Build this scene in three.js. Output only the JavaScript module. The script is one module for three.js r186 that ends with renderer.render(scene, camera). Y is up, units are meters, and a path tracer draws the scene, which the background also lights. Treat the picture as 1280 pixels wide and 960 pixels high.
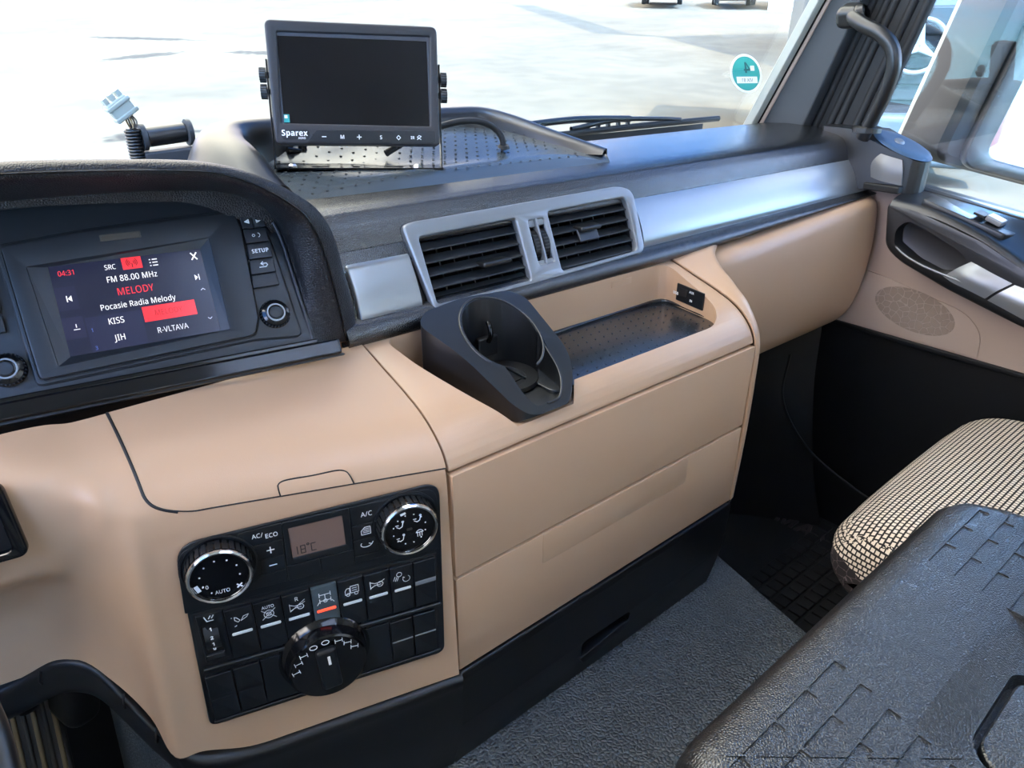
import * as THREE from 'three';
import { Sky } from 'three/addons/objects/Sky.js';
import { RoundedBoxGeometry } from 'three/addons/geometries/RoundedBoxGeometry.js';
import { mergeGeometries, mergeVertices, toCreasedNormals } from 'three/addons/utils/BufferGeometryUtils.js';
import { FontLoader } from 'three/addons/loaders/FontLoader.js';
import { Brush, Evaluator, SUBTRACTION } from 'three-bvh-csg';

// ---------------------------------------------------------------- camera, sky, sun, exposure
const scene = new THREE.Scene();
const V3 = (x, y, z) => new THREE.Vector3(x, y, z), R = THREE.MathUtils.degToRad;
const camera = new THREE.PerspectiveCamera(57.6, 4 / 3, 0.02, 400);      // at the driver's head, looking down and to the right across the dashboard
camera.position.set(0, 1.15, 0);
camera.quaternion.setFromRotationMatrix(new THREE.Matrix4().makeBasis(V3(0.7682, 0.0057, 0.6401), V3(0.2748, 0.9002, -0.3378), V3(-0.5782, 0.4355, 0.69)));
scene.add(camera);

const SUN = V3(-0.15, 0.85, 0.77).normalize();                           // behind the truck, a little to the left
const sky = new Sky();
sky.scale.setScalar(10000);
Object.assign(sky.material.uniforms.sunPosition.value, SUN);
sky.material.uniforms.turbidity.value = 8; sky.material.uniforms.rayleigh.value = 0.6;
sky.material.uniforms.cloudCoverage.value = 0.62; sky.material.uniforms.cloudDensity.value = 0.7;
sky.name = 'sky'; scene.add(sky);
const sun = new THREE.DirectionalLight(0xffeed6, 3.4);
sun.position.copy(SUN).multiplyScalar(60); sun.castShadow = true; sun.shadow.radius = 1;
Object.assign(sun.shadow.camera, { left: -45, right: 45, top: 45, bottom: -45, near: 1, far: 160 }); sun.shadow.mapSize.set(2048, 2048);
sun.name = 'sunlight'; scene.add(sun, sun.target);
const EXPOSURE = 3.0;

// ---------------------------------------------------------------- textures
let seed = 11;
const rnd = () => { seed = (seed * 1664525 + 1013904223) >>> 0; return seed / 4294967296; };
const lat = (n) => Array.from({ length: n * n }, rnd);
function valueNoise(n) { const g = lat(n); return (u, v) => { u = (u % 1 + 1) % 1 * n; v = (v % 1 + 1) % 1 * n; const i = Math.floor(u), j = Math.floor(v); let a = u - i, b = v - j; a = a * a * (3 - 2 * a); b = b * b * (3 - 2 * b); const q = (x, y) => g[(y % n) * n + x % n]; return (q(i, j) * (1 - a) + q(i + 1, j) * a) * (1 - b) + (q(i, j + 1) * (1 - a) + q(i + 1, j + 1) * a) * b; }; }
function cells(n) { const px = lat(n), py = lat(n); return (u, v) => { u = (u % 1 + 1) % 1 * n; v = (v % 1 + 1) % 1 * n; const i = Math.floor(u), j = Math.floor(v); let f1 = 9, f2 = 9; for (let y = j - 1; y <= j + 1; y++) for (let x = i - 1; x <= i + 1; x++) { const k = ((y + n) % n) * n + (x + n) % n, d = Math.hypot(x + px[k] - u, y + py[k] - v); if (d < f1) { f2 = f1; f1 = d; } else if (d < f2) f2 = d; } return [f1, f2]; }; }
function tex(size, metres, fn, color) {
  const data = new Uint8Array(size * size * 4);
  for (let y = 0; y < size; y++) for (let x = 0; x < size; x++) {
    const c = fn((x + 0.5) / size, (y + 0.5) / size), k = (y * size + x) * 4;
    for (let i = 0; i < 3; i++) data[k + i] = Math.max(0, Math.min(255, 255 * (Array.isArray(c) ? c[i] : c)));
    data[k + 3] = 255;
  }
  const t = new THREE.DataTexture(data, size, size); t.wrapS = t.wrapT = THREE.RepeatWrapping; t.magFilter = THREE.LinearFilter; t.minFilter = THREE.LinearMipmapLinearFilter; t.generateMipmaps = true;
  if (color) t.colorSpace = THREE.SRGBColorSpace;
  t.repeat.set(1 / metres, 1 / metres); t.needsUpdate = true; return t;
}
const cA = cells(48), cB = cells(40), nA = valueNoise(8), nB = valueNoise(32), nC = valueNoise(128);
const leatherBump = tex(512, 0.13, (u, v) => { const [a, b] = cA(u, v); return Math.min(1, (b - a) * 2.4) * 0.85 + 0.15 * nC(u, v); });
const grainBump = tex(512, 0.05, (u, v) => 0.6 * nC(u, v) + 0.4 * nB(u * 2, v * 2));
const floorBump = tex(512, 0.26, (u, v) => { const [a, b] = cB(u, v); return Math.min(1, (b - a) * 1.7) * 0.8 + 0.2 * nC(u, v); });
const brushed = tex(512, 0.12, (u, v) => 0.9 + 0.1 * (nC(u * 0.03125, v) - 0.5) + 0.1 * (nC(u * 0.0625, v * 2) - 0.5));
const wear = tex(512, 0.7, (u, v) => { const n = 0.5 * nA(u, v) + 0.3 * nB(u, v) + 0.2 * nC(u, v); return 0.42 + 0.3 * n; });

const MAT = (o, type = THREE.MeshStandardMaterial) => new type(o);
const M = {
  beige: MAT({ color: 0xb9987a, roughness: 0.36, bumpMap: grainBump, bumpScale: 0.00004, name: 'beige_plastic' }),
  mauve: MAT({ color: 0xb3a092, roughness: 0.6, bumpMap: grainBump, bumpScale: 0.00004, name: 'door_card_plastic' }),
  leather: MAT({ color: 0x0c1015, roughness: 0.25, bumpMap: leatherBump, bumpScale: 0.0003, ior: 1.9, name: 'grained_soft_plastic' }, THREE.MeshPhysicalMaterial),
  hood: MAT({ color: 0x131317, roughness: 0.42, bumpMap: leatherBump, bumpScale: 0.0005, name: 'hood_leather' }),
  black: MAT({ color: 0x0d1013, roughness: 0.36, bumpMap: grainBump, bumpScale: 0.00004, ior: 1.7, name: 'black_plastic' }, THREE.MeshPhysicalMaterial),
  panel: MAT({ color: 0x0f1419, roughness: 0.36, bumpMap: grainBump, bumpScale: 0.00003, name: 'panel_plastic' }),
  radio: MAT({ color: 0x1b1f24, roughness: 0.42, bumpMap: grainBump, bumpScale: 0.00003, name: 'radio_plastic' }),
  dark: MAT({ color: 0x0d0f12, roughness: 0.6, name: 'dark_recess_plastic' }),
  fill_curtain: MAT({ color: 0xe8e2d6, transmission: 0.6, roughness: 1, thickness: 0, name: 'pale_fill_curtain' }, THREE.MeshPhysicalMaterial),
  gloss: MAT({ color: 0x0b0d10, roughness: 0.12, name: 'gloss_black' }),
  rubber: MAT({ color: 0x15181b, roughness: 0.6, bumpMap: grainBump, bumpScale: 0.00004, name: 'black_rubber' }),
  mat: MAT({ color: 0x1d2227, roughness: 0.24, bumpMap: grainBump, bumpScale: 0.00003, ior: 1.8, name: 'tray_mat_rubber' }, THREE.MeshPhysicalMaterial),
  trayMatSheen: MAT({ color: 0x3b444b, roughness: 0.26, bumpMap: grainBump, bumpScale: 0.00003, ior: 1.8, name: 'dashboard_tray_rubber_sheen' }, THREE.MeshPhysicalMaterial),  // lighter than the shelf mat: the outdoor reflection is put into the colour
  kick: MAT({ color: 0x0c0f13, roughness: 0.42, bumpMap: grainBump, bumpScale: 0.00004, name: 'kick_panel_plastic' }),
  box: MAT({ color: 0x11151a, roughness: 0.3, bumpMap: floorBumpFine(), bumpScale: 0.0006, ior: 1.9, name: 'storage_box_plastic' }, THREE.MeshPhysicalMaterial),
  floor: MAT({ color: 0x555c60, roughness: 0.36, bumpMap: floorBump, bumpScale: 0.0035, name: 'floor_vinyl' }),
  silver: MAT({ color: 0x9da1a3, metalness: 0.7, roughness: 0.36, roughnessMap: brushed, bumpMap: brushed, bumpScale: 0.00003, name: 'brushed_silver' }),
  satin: MAT({ color: 0x8b8f93, metalness: 0.55, roughness: 0.38, name: 'satin_silver' }),
  chrome: MAT({ color: 0xdfe2e4, metalness: 1, roughness: 0.14, name: 'chrome' }),
  white: MAT({ color: 0xe4e6e6, roughness: 0.6, name: 'white_print' }),
  led: MAT({ color: 0xc9ced2, roughness: 0.4, name: 'white_indicator' }),
  ledOn: MAT({ color: 0xff6a45, roughness: 0.5, emissive: 0xff3a20, emissiveIntensity: 0.35, name: 'lit_indicator' }),
  lcd: MAT({ color: 0x6f5a50, roughness: 0.3, name: 'display_glass' }),
  ink: MAT({ color: 0x17110f, roughness: 0.6, name: 'display_ink' }),
  grey: MAT({ color: 0x3c4146, roughness: 0.55, bumpMap: grainBump, bumpScale: 0.00003, name: 'grey_pillar_plastic' }),
  headliner: MAT({ color: 0xd2cec4, roughness: 0.95, name: 'headliner_fabric' }),
  seal: MAT({ color: 0xb8bdb4, roughness: 0.5, name: 'windscreen_edge' }),
  glass: MAT({ color: 0xf4f8f6, transmission: 1, thickness: 0, roughness: 0, ior: 1.45, name: 'window_glass' }, THREE.MeshPhysicalMaterial),
  mirror: MAT({ color: 0xe6e9ea, metalness: 1, roughness: 0.02, name: 'mirror_glass' }),
  mirrorShell: MAT({ color: 0x1b1e1f, roughness: 0.6, name: 'mirror_housing_plastic' }),
  truckPaint: MAT({ color: 0x4a5358, roughness: 0.35, name: 'grey_truck_paint' }),
  whitePaint: MAT({ color: 0xe8e6e0, roughness: 0.35, name: 'white_paint' }),
  red: MAT({ color: 0xc2232c, roughness: 0.4, name: 'red_paint' }),
  tyre: MAT({ color: 0x1c1c1d, roughness: 0.85, name: 'tyre_rubber' }),
};
function floorBumpFine() { const c = cells(64); return tex(512, 0.18, (u, v) => { const [a, b] = c(u, v); return Math.min(1, (b - a) * 2) * 0.7 + 0.3 * nC(u, v); }); }

// ---------------------------------------------------------------- helpers
function boxUV(g) {                                                       // uv in metres by the main direction of each face
  g = g.index ? g.toNonIndexed() : g;
  if (!g.attributes.normal) g.computeVertexNormals();
  const p = g.attributes.position, uv = new Float32Array(p.count * 2), a = V3(), b = V3(), c = V3();
  for (let i = 0; i < p.count; i += 3) {
    a.fromBufferAttribute(p, i); b.fromBufferAttribute(p, i + 1).sub(a); c.fromBufferAttribute(p, i + 2).sub(a);
    const n = b.clone().cross(c), x = Math.abs(n.x), y = Math.abs(n.y), z = Math.abs(n.z);
    for (let k = 0; k < 3; k++) { const X = p.getX(i + k), Y = p.getY(i + k), Z = p.getZ(i + k), w = (i + k) * 2; if (z >= x && z >= y) { uv[w] = X; uv[w + 1] = Y; } else if (y >= x) { uv[w] = X; uv[w + 1] = Z; } else { uv[w] = Z; uv[w + 1] = Y; } }
  }
  g.setAttribute('uv', new THREE.BufferAttribute(uv, 2)); return g;
}
const used = new Map();
function numbered(n) { const k = used.get(n) ?? 0; used.set(n, k + 1); return k ? n + '_' + String(k).padStart(3, '0') : n; }
function thing(name, label, category, pos = [0, 0, 0], rot = [0, 0, 0], group) {
  const o = new THREE.Group(); o.name = numbered(name); o.position.set(...pos); o.rotation.set(...rot, 'YXZ');
  o.userData = { label, category }; if (group) o.userData.group = group; scene.add(o); return o;
}
const frame = (name, label, cat, pos, yaw, tilt, roll = 0, group) => thing(name, label, cat, pos, [R(-tilt), R(yaw), R(roll)], group);
function part(parent, name, geo, mat, label, mm = false) {
  if (Array.isArray(geo)) geo = merge(geo);
  geo = geo.clone();
  if (mm) geo.scale(0.001, 0.001, 0.001);
  if (!geo.userData.uv) geo = boxUV(geo);
  const m = new THREE.Mesh(geo, mat); m.name = name; if (label) m.userData.label = label; parent.add(m); return m;
}
const partM = (parent, name, geo, mat, label) => part(parent, name, geo, mat, label, true);
function struct(name, geo, mat) { const m = part(scene, name, geo, mat); m.userData.kind = 'structure'; return m; }
function one(name, label, category, geo, mat, group) { const m = part(scene, numbered(name), geo, mat, label); m.userData.category = category; if (group) m.userData.group = group; return m; }
function merge(list) { return mergeGeometries(list.map((g) => { g = g.index ? g.toNonIndexed() : g.clone(); for (const k of Object.keys(g.attributes)) if (k !== 'position' && k !== 'normal') g.deleteAttribute(k); if (!g.attributes.normal) g.computeVertexNormals(); g.userData = {}; return g; })); }
const mv = (g, x = 0, y = 0, z = 0, rx = 0, ry = 0, rz = 0) => { g = g.clone(); if (rx) g.rotateX(rx); if (ry) g.rotateY(ry); if (rz) g.rotateZ(rz); return g.translate(x, y, z); };
const rbox = (w, h, d, r = 0.002, s = 3) => new RoundedBoxGeometry(w, h, d, s, Math.min(r, w / 2.01, h / 2.01, d / 2.01));
const box = (x0, x1, y0, y1, z0, z1, r) => (r ? rbox(x1 - x0, y1 - y0, z1 - z0, r) : new THREE.BoxGeometry(x1 - x0, y1 - y0, z1 - z0)).translate((x0 + x1) / 2, (y0 + y1) / 2, (z0 + z1) / 2);
function poly(pts, r = 0) {                                               // closed outline with rounded corners, corner radius r or [x, y, r]
  const s = new THREE.Shape(), n = pts.length;
  if (pts.reduce((a, p, i) => { const q = pts[(i + 1) % n]; return a + p[0] * q[1] - q[0] * p[1]; }, 0) < 0) pts = pts.slice().reverse();
  for (let i = 0; i < n; i++) {
    const p = pts[i], a = pts[(i + n - 1) % n], b = pts[(i + 1) % n], rr = p[2] ?? r;
    const da = Math.hypot(a[0] - p[0], a[1] - p[1]), db = Math.hypot(b[0] - p[0], b[1] - p[1]), q = Math.min(rr, da * 0.48, db * 0.48);
    const ax = p[0] + (a[0] - p[0]) / da * q, ay = p[1] + (a[1] - p[1]) / da * q, bx = p[0] + (b[0] - p[0]) / db * q, by = p[1] + (b[1] - p[1]) / db * q;
    if (i) s.lineTo(ax, ay); else s.moveTo(ax, ay);
    if (q > 0) s.quadraticCurveTo(p[0], p[1], bx, by);
  }
  s.closePath(); return s;
}
const rect = (x0, x1, y0, y1, r = 0) => poly([[x0, y0], [x1, y0], [x1, y1], [x0, y1]], r);
function plate(shape, z0, z1, bevel = 0, holes = [], seg = 8) {          // from z0 to z1, rounded on both rims
  const s = shape.clone(); s.holes = holes;
  const d = z1 - z0, b = Math.min(bevel, d * 0.45);
  const g = new THREE.ExtrudeGeometry(s, { depth: d - 2 * b, bevelEnabled: b > 0, bevelThickness: b, bevelSize: b, bevelOffset: -b, bevelSegments: 3, curveSegments: seg });
  return toCreasedNormals(g.translate(0, 0, z0 + b), 0.3);
}
const prismX = (zy, x0, x1, bevel = 0, r = 0, seg = 6) => plate(poly(zy.map(([z, y, q]) => [-z, y, q]), r), x0, x1, bevel, [], seg).rotateY(Math.PI / 2);   // outline given as (z, y), drawn out along x
const prismY = (xz, y0, y1, bevel = 0, r = 0, seg = 8) => plate(poly(xz.map(([x, z, q]) => [x, -z, q]), r), y0, y1, bevel, [], seg).rotateX(-Math.PI / 2);   // outline given as (x, z), drawn up along y
function smooth(pts, n) { const c = new THREE.CatmullRomCurve3(pts.map((p) => p.isVector3 ? p : V3(...p)), false, 'centripetal'); return n ? c.getSpacedPoints(n - 1) : c.points; }
function loft(rows, nu, nv, thick = 0.003, flip = false) {               // a smooth sheet through rows of points, thickness to the back
  let g = rows.map((r) => nu < 0 ? new THREE.CatmullRomCurve3(r.map((p) => p.isVector3 ? p : V3(...p)), false, 'centripetal').getPoints(-nu - 1) : smooth(r, nu)); nu = Math.abs(nu);
  if (nv) { const cols = []; for (let i = 0; i < nu; i++) cols.push(new THREE.CatmullRomCurve3(g.map((r) => r[i]), false, 'centripetal').getPoints(nv - 1)); g = Array.from({ length: nv }, (_, j) => cols.map((c) => c[j])); }
  const h = g.length, w = g[0].length, pos = [], idx = [];
  for (const r of g) for (const p of r) pos.push(p.x, p.y, p.z);
  for (let j = 0; j < h - 1; j++) for (let i = 0; i < w - 1; i++) { const a = j * w + i, b = a + 1, c = a + w, d = c + 1; if (flip) idx.push(a, b, c, b, d, c); else idx.push(a, c, b, b, c, d); }
  const f = new THREE.BufferGeometry(); f.setAttribute('position', new THREE.Float32BufferAttribute(pos, 3)); f.setIndex(idx); f.computeVertexNormals();
  if (!thick) return f;
  const nrm = f.attributes.normal, bp = pos.slice();
  for (let i = 0; i < h * w; i++) { bp[i * 3] -= nrm.getX(i) * thick; bp[i * 3 + 1] -= nrm.getY(i) * thick; bp[i * 3 + 2] -= nrm.getZ(i) * thick; }
  const k = new THREE.BufferGeometry(); k.setAttribute('position', new THREE.Float32BufferAttribute(bp, 3)); k.setIndex(idx.slice().reverse()); k.computeVertexNormals();
  const rim = [], ring = []; for (let i = 0; i < w; i++) ring.push(i); for (let j = 1; j < h; j++) ring.push(j * w + w - 1); for (let i = w - 2; i >= 0; i--) ring.push((h - 1) * w + i); for (let j = h - 2; j > 0; j--) ring.push(j * w);
  const P = (arr, i) => [arr[i * 3], arr[i * 3 + 1], arr[i * 3 + 2]];
  for (let i = 0; i < ring.length; i++) { const a = ring[i], b = ring[(i + 1) % ring.length]; const q = [P(pos, a), P(pos, b), P(bp, b), P(pos, a), P(bp, b), P(bp, a)]; if (flip) q.reverse(); rim.push(...q.flat()); }
  const e = new THREE.BufferGeometry(); e.setAttribute('position', new THREE.Float32BufferAttribute(rim, 3)); e.computeVertexNormals();
  return merge([f, k, e]);
}
const tube = (pts, r, seg = 32, rs = 10, closed = false) => new THREE.TubeGeometry(new THREE.CatmullRomCurve3(pts.map((p) => V3(...p)), closed, 'centripetal'), seg, r, rs, closed);
const cap = (x, y, z, r) => new THREE.SphereGeometry(r, 12, 8).translate(x, y, z);
const cyl = (r0, r1, h, seg = 32) => new THREE.CylinderGeometry(r0, r1, h, seg);
const lathe = (pts, seg = 48) => toCreasedNormals(new THREE.LatheGeometry(pts.map(([r, y]) => new THREE.Vector2(r, y)), seg), 0.5);
const latheZ = (pts, x, y, seg) => lathe(pts, seg).rotateX(Math.PI / 2).translate(x, y, 0);   // profile (radius, height) standing on a panel
const disc = (cx, cy, r, n = 24, a0 = 0, a1 = Math.PI * 2) => Array.from({ length: n + 1 }, (_, i) => [cx + r * Math.cos(a0 + (a1 - a0) * i / n), cy + r * Math.sin(a0 + (a1 - a0) * i / n)]);
function strokes(lines, w, z, t = 0.15) {                                 // raised print: each line a flat ribbon
  const out = [];
  for (const l of lines) for (let i = 0; i < l.length - 1; i++) { const [x0, y0] = l[i], [x1, y1] = l[i + 1], L = Math.hypot(x1 - x0, y1 - y0); out.push(new THREE.BoxGeometry(L + w * 0.8, w, t).rotateZ(Math.atan2(y1 - y0, x1 - x0)).translate((x0 + x1) / 2, (y0 + y1) / 2, z)); }
  return merge(out);
}
const FONT = await new FontLoader().loadAsync('fonts/droid/droid_sans_bold.typeface.json');
const FONTR = await new FontLoader().loadAsync('fonts/droid/droid_sans_regular.typeface.json');
function text(str, size, x, y, z, font = FONT, t = 0.15) {
  const g = new THREE.ExtrudeGeometry(font.generateShapes(str, size), { depth: t, bevelEnabled: false, curveSegments: 4 }); g.computeBoundingBox();
  const b = g.boundingBox; return g.translate(x - (b.min.x + b.max.x) / 2, y - (b.min.y + b.max.y) / 2, z);
}
function csg(a, ...bs) {
  const ev = new Evaluator(); ev.attributes = ['position', 'normal']; ev.useGroups = false;
  const B = (g) => { g = g.index ? g.toNonIndexed() : g; g = mergeVertices((() => { const q = g.clone(); for (const k of Object.keys(q.attributes)) if (k !== 'position') q.deleteAttribute(k); return q; })(), 1e-6); g.computeVertexNormals(); const b = new Brush(g); b.updateMatrixWorld(); return b; };
  let r = B(a); for (const b of bs) { const o = ev.evaluate(r, B(b), SUBTRACTION); r = o; }
  const g = r.geometry.clone(); g.clearGroups?.(); return g;
}
const crease = (g, a = 0.6) => toCreasedNormals(g.index ? g.toNonIndexed() : g, a);
// ---------------------------------------------------------------- cab shell (structure)
const FY = 0.2;                                                           // the flat floor over the engine tunnel
struct('floor', prismY([[0.06, -1.1], [1.14, -1.1], [1.078, -0.614], [1.0, -0.3], [0.95, 1.25], [0.06, 1.25]], FY - 0.25, FY, 0.012), M.floor);
struct('floor_passenger', box(0.9, 1.8, -0.12, -0.055, -1.15, 1.25), M.rubber);
struct('floor_driver', box(-0.55, 0.12, -0.12, -0.055, -1.15, 1.25), M.rubber);
struct('wall_front', box(-0.55, 1.8, -0.12, 0.9, -1.18, -1.1), M.kick);
{
  const w = struct('wall_rear', plate(rect(-0.55, 1.8, -0.12, 1.84), 1.25, 1.31, 0, [rect(-0.3, 1.55, 0.85, 1.7, 0.08)]), M.headliner);
  part(w, 'fill_curtain', plate(rect(-0.32, 1.57, 0.83, 1.72, 0.08), 1.246, 1.25, 0), M.fill_curtain);                  // unseen; added with the rear opening to spread soft light on the fronts
}
{
  // roof; its opal skylight is added, unseen, to bring soft light into the cab
  const addedHatch = rect(0.15, 1.05, -0.95, 0.1, 0.06);
  const c = struct('ceiling', plate(rect(-0.55, 1.82, -1.3, 0.7), 0, 0.06, 0, [addedHatch]).rotateX(-Math.PI / 2).translate(0, 1.82, 0), M.headliner);
  part(c, 'added_roof_hatch', plate(rect(0.14, 1.06, -0.96, 0.11, 0.06), 0, 0.006).rotateX(-Math.PI / 2).translate(0, 1.875, 0), MAT({ color: 0xe9ecee, transmission: 0.75, roughness: 1, thickness: 0, name: 'added_opal_hatch' }, THREE.MeshPhysicalMaterial));
  part(c, 'added_hatch_frame', plate(rect(0.11, 1.09, -0.99, 0.14, 0.08), 0, 0.02, 0.006, [addedHatch]).rotateX(-Math.PI / 2).translate(0, 1.802, 0), M.grey);
}
struct('trim_1', prismX([[-0.6, 1.8], [-0.7, 1.69], [-0.745, 1.69], [-0.69, 1.85], [-0.6, 1.85]], -0.5, 1.74, 0.004), M.headliner);     // header above the windscreen
struct('wall_left', prismX([[-1.15, -0.12], [1.3, -0.12], [1.3, 1.84], [0.0, 1.84], [0.0, 0.9], [-0.85, 0.9], [-1.12, 0.95]], -0.55, -0.49), M.headliner);                                     // with the driver's open window
struct('trim_2', prismX([[-1.09, 0.95], [-0.95, 0.95], [-0.57, 1.84], [-0.7, 1.84]], -0.55, -0.47, 0.004), M.grey);                      // left pillar
struct('wall_right', box(1.735, 1.8, -0.12, 1.84, 0.2, 1.3), M.headliner);
const WZ = (y) => -1.06 + 0.457 * (y - 0.98);                             // the windscreen leans back
const bow = (x) => 0.14 * (1 - Math.min(1, Math.abs((x - 0.6) / 1.1)) ** 4);                             // and bows forward in the middle
struct('window_1', loft([0.94, 1.2, 1.46, 1.72].map((y) => Array.from({ length: 13 }, (_, i) => { const x = -0.5 + i * 0.18625; return [x, y, WZ(y) - bow(x)]; })), 50, 12, 0.004, true), M.glass);
struct('window_2', box(1.742, 1.746, 0.84, 1.8, -0.8, 0.2), M.glass);
// right front pillar: light painted edge, seal, wide trim, ribbed door seals
{
  const band = (z0, z1, w0, w1) => [[z0, 0.955], [z1, 0.955], [z1 + 0.457 * 0.85 * w1, 1.805], [z0 + 0.457 * 0.85 * w0, 1.805]];
  const p = struct('trim_3', prismX(band(-1.062, -0.935, 1, 0.7), 1.69, 1.76, 0.006), M.grey);
  part(p, 'edge_strip', prismX(band(-1.082, -1.058, 1, 1), 1.66, 1.705, 0.003), M.seal);
  part(p, 'seal', prismX(band(-1.06, -1.054, 1, 1), 1.684, 1.7, 0.001), M.gloss);
  part(p, 'seal_band', prismX(band(-1.054, -1.045, 1, 1), 1.686, 1.7, 0.001), M.mauve);
  const q = struct('trim_4', prismX(band(-0.95, -0.789, 0.7, 0.56), 1.735, 1.76, 0.003), M.rubber);
  for (const [z, w] of [[-0.935, 0.69], [-0.9, 0.67], [-0.88, 0.65], [-0.835, 0.61], [-0.8, 0.57]]) part(q, 'rib', tube([[1.738, 0.93, z], [1.738, 1.36, z + 0.457 * 0.42 * w], [1.738, 1.8, z + 0.457 * 0.85 * w]], 0.011, 16, 8), M.rubber);
}

// ---------------------------------------------------------------- dashboard: soft pad, strip, tray
const padZY = [[-0.78, 0.915], [-0.784, 0.93], [-0.79, 0.948], [-0.8, 0.964], [-0.818, 0.971], [-0.845, 0.9755], [-0.9, 0.981], [-0.97, 0.984], [-1.035, 0.98], [-1.05, 0.972], [-1.05, 0.93], [-0.84, 0.905]];
{
  const out = poly(padZY.map(([z, y]) => [-z, y]), 0.008);
  const t = thing('dashboard_pad', 'black grained soft dashboard top running from the radio hood to the passenger door', 'dashboard');
  part(t, 'pad', crease(plate(out, 0.335, 1.7, 0.004, [], 5), 0.7).rotateY(Math.PI / 2), M.leather);
  part(t, 'skirt', [prismX([[-0.7795, 0.92], [-0.769, 0.898], [-0.8, 0.898], [-0.8, 0.92]], 0.345, 0.475, 0.002), prismX([[-0.779, 0.92], [-0.741, 0.83], [-0.79, 0.83], [-0.8, 0.92]], 0.338, 0.3785, 0.003)], M.leather);
  part(t, 'demist_shelf', box(-0.45, 1.68, 0.9, 0.952, -1.2, -1.05, 0.004), M.rubber);
  part(t, 'cowl_edge', prismX([[-1.05, 0.97], [-1.078, 0.968], [-1.078, 0.93], [-1.05, 0.93]], 0.3, 1.7, 0.003), M.rubber);
}
{
  // the dark strip under the trim: lower at the left, thin at the door
  const row = (x, k) => [[x, 0.846 + k * 0.01, -0.752], [x, 0.842 + k * 0.008, -0.739], [x, 0.832 + k * 0.016, -0.7285], [x, 0.822 + k * 0.024, -0.7275], [x, 0.815 + k * 0.028, -0.732], [x, 0.812 + k * 0.028, -0.75]];
  one('dashboard_strip', 'thin black grained strip under the silver trim and vents, above the beige panels', 'trim strip', loft([row(0.352, 0), row(0.7, 0), row(1.0, 0.1), row(1.3, 0.5), row(1.712, 1)], 20, 20, 0.006, true), M.leather);
}
{
  const t = thing('dashboard_tray', 'dimpled black tray with raised rim on top of the dashboard under the monitor', 'tray');
  const ty = 0.9925, floorS = [[0.345, -0.852], [0.915, -0.848], [0.83, -1.02], [0.35, -1.02]];
  const rise = (x, z) => { const zb = x < 0.6 ? -0.99 + 0.13 * Math.max(0, (x - 0.4) / 0.2) : -0.86, q = Math.min(1, Math.max(0, (zb - z) / (zb + 1.04))); return 0.036 * q * q * (3 - 2 * q) * Math.min(1, Math.max(0, (0.93 - x) / 0.1)); };
  const fy = (x, z) => rise(x, z) + flat(x, z);
  const flat = (x, z) => { const f = Math.min(1, Math.max(0, (-0.85 - z) / 0.06)), e = x < 0.56 ? 0.977 + 0.013 * Math.min(1, Math.max(0, (x - 0.38) / 0.18)) : 0.99 - 0.004 * (x - 0.56) / 0.35; return e + (ty - e) * f; };
  part(t, 'tray_floor', loft([0.335, 0.36, 0.4, 0.47, 0.56, 0.7, 0.85, 0.915].map((x) => { const zb = x > 0.82 ? -1.03 + (x - 0.82) * 1.9 : -1.03; return [0, 0.1, 0.25, 0.4, 0.55, 0.7, 0.85, 1].map((q) => { const z = -0.846 + (zb + 0.846) * q; return q ? [x, fy(x, z), z] : [x, Math.min(fy(x, z) - 0.004, 0.9725), -0.836]; }); }), 24, 40, 0.005, false), M.trayMatSheen);
  const dots = [];
  for (let i = 0; i < 27; i++) for (let j = 0; j < 11; j++) { const x = 0.365 + i * 0.0205 + (j % 2) * 0.01, z = -0.858 - j * 0.0145; if (x > 0.9 + (z + 0.85) * 0.5) continue; dots.push(mv(cyl(0.0019, 0.0022, 0.0008, 6), x, fy(x, z) + 0.0001, z)); }
  const d = part(t, 'grip_dimples', merge(dots), M.rubber); d.userData.kind = 'stuff';
  // rim: one wall around three sides, the right end sloping down to a point
  const ri = [[0.335, 0.996, -0.83, 0.03], [0.333, 1.03, -0.89, 0.05], [0.335, 1.045, -0.95, 0.052], [0.36, 1.052, -1.005, 0.045], [0.43, 1.052, -1.028, 0.03], [0.6, 1.052, -1.036, 0.024], [0.74, 1.052, -1.038, 0.022], [0.79, 1.05, -1.03, 0.022], [0.82, 1.04, -1.0, 0.024], [0.865, 1.016, -0.93, 0.018], [0.915, 0.991, -0.85, 0.006]];
  const dirs = [[-1, 0], [-1, 0], [-1, -0.15], [-0.75, -0.7], [-0.15, -1], [0, -1], [0.1, -1], [0.6, -0.8], [0.9, -0.45], [0.92, -0.4], [0.92, -0.4]];
  const col = (i) => { const [x, y, z, w] = ri[i], [dx, dz] = dirs[i], L = Math.hypot(dx, dz), a = dx / L, b = dz / L, h = y - 0.985; return [[x - a * 0.012, 0.984, z - b * 0.012], [x - a * 0.008, 0.985 + h * 0.5, z - b * 0.008], [x - a * 0.003, 0.985 + h * 0.92, z - b * 0.003], [x + a * w * 0.2, y, z + b * w * 0.2], [x + a * w * 0.75, y - h * 0.03, z + b * w * 0.75], [x + a * w * 1.05, y - h * 0.3, z + b * w * 1.05], [x + a * w * 1.5, 0.975, z + b * w * 1.5]]; };
  part(t, 'rim', loft(ri.map((_, i) => col(i)), 20, 60, 0.004, true), M.black);
}

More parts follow.
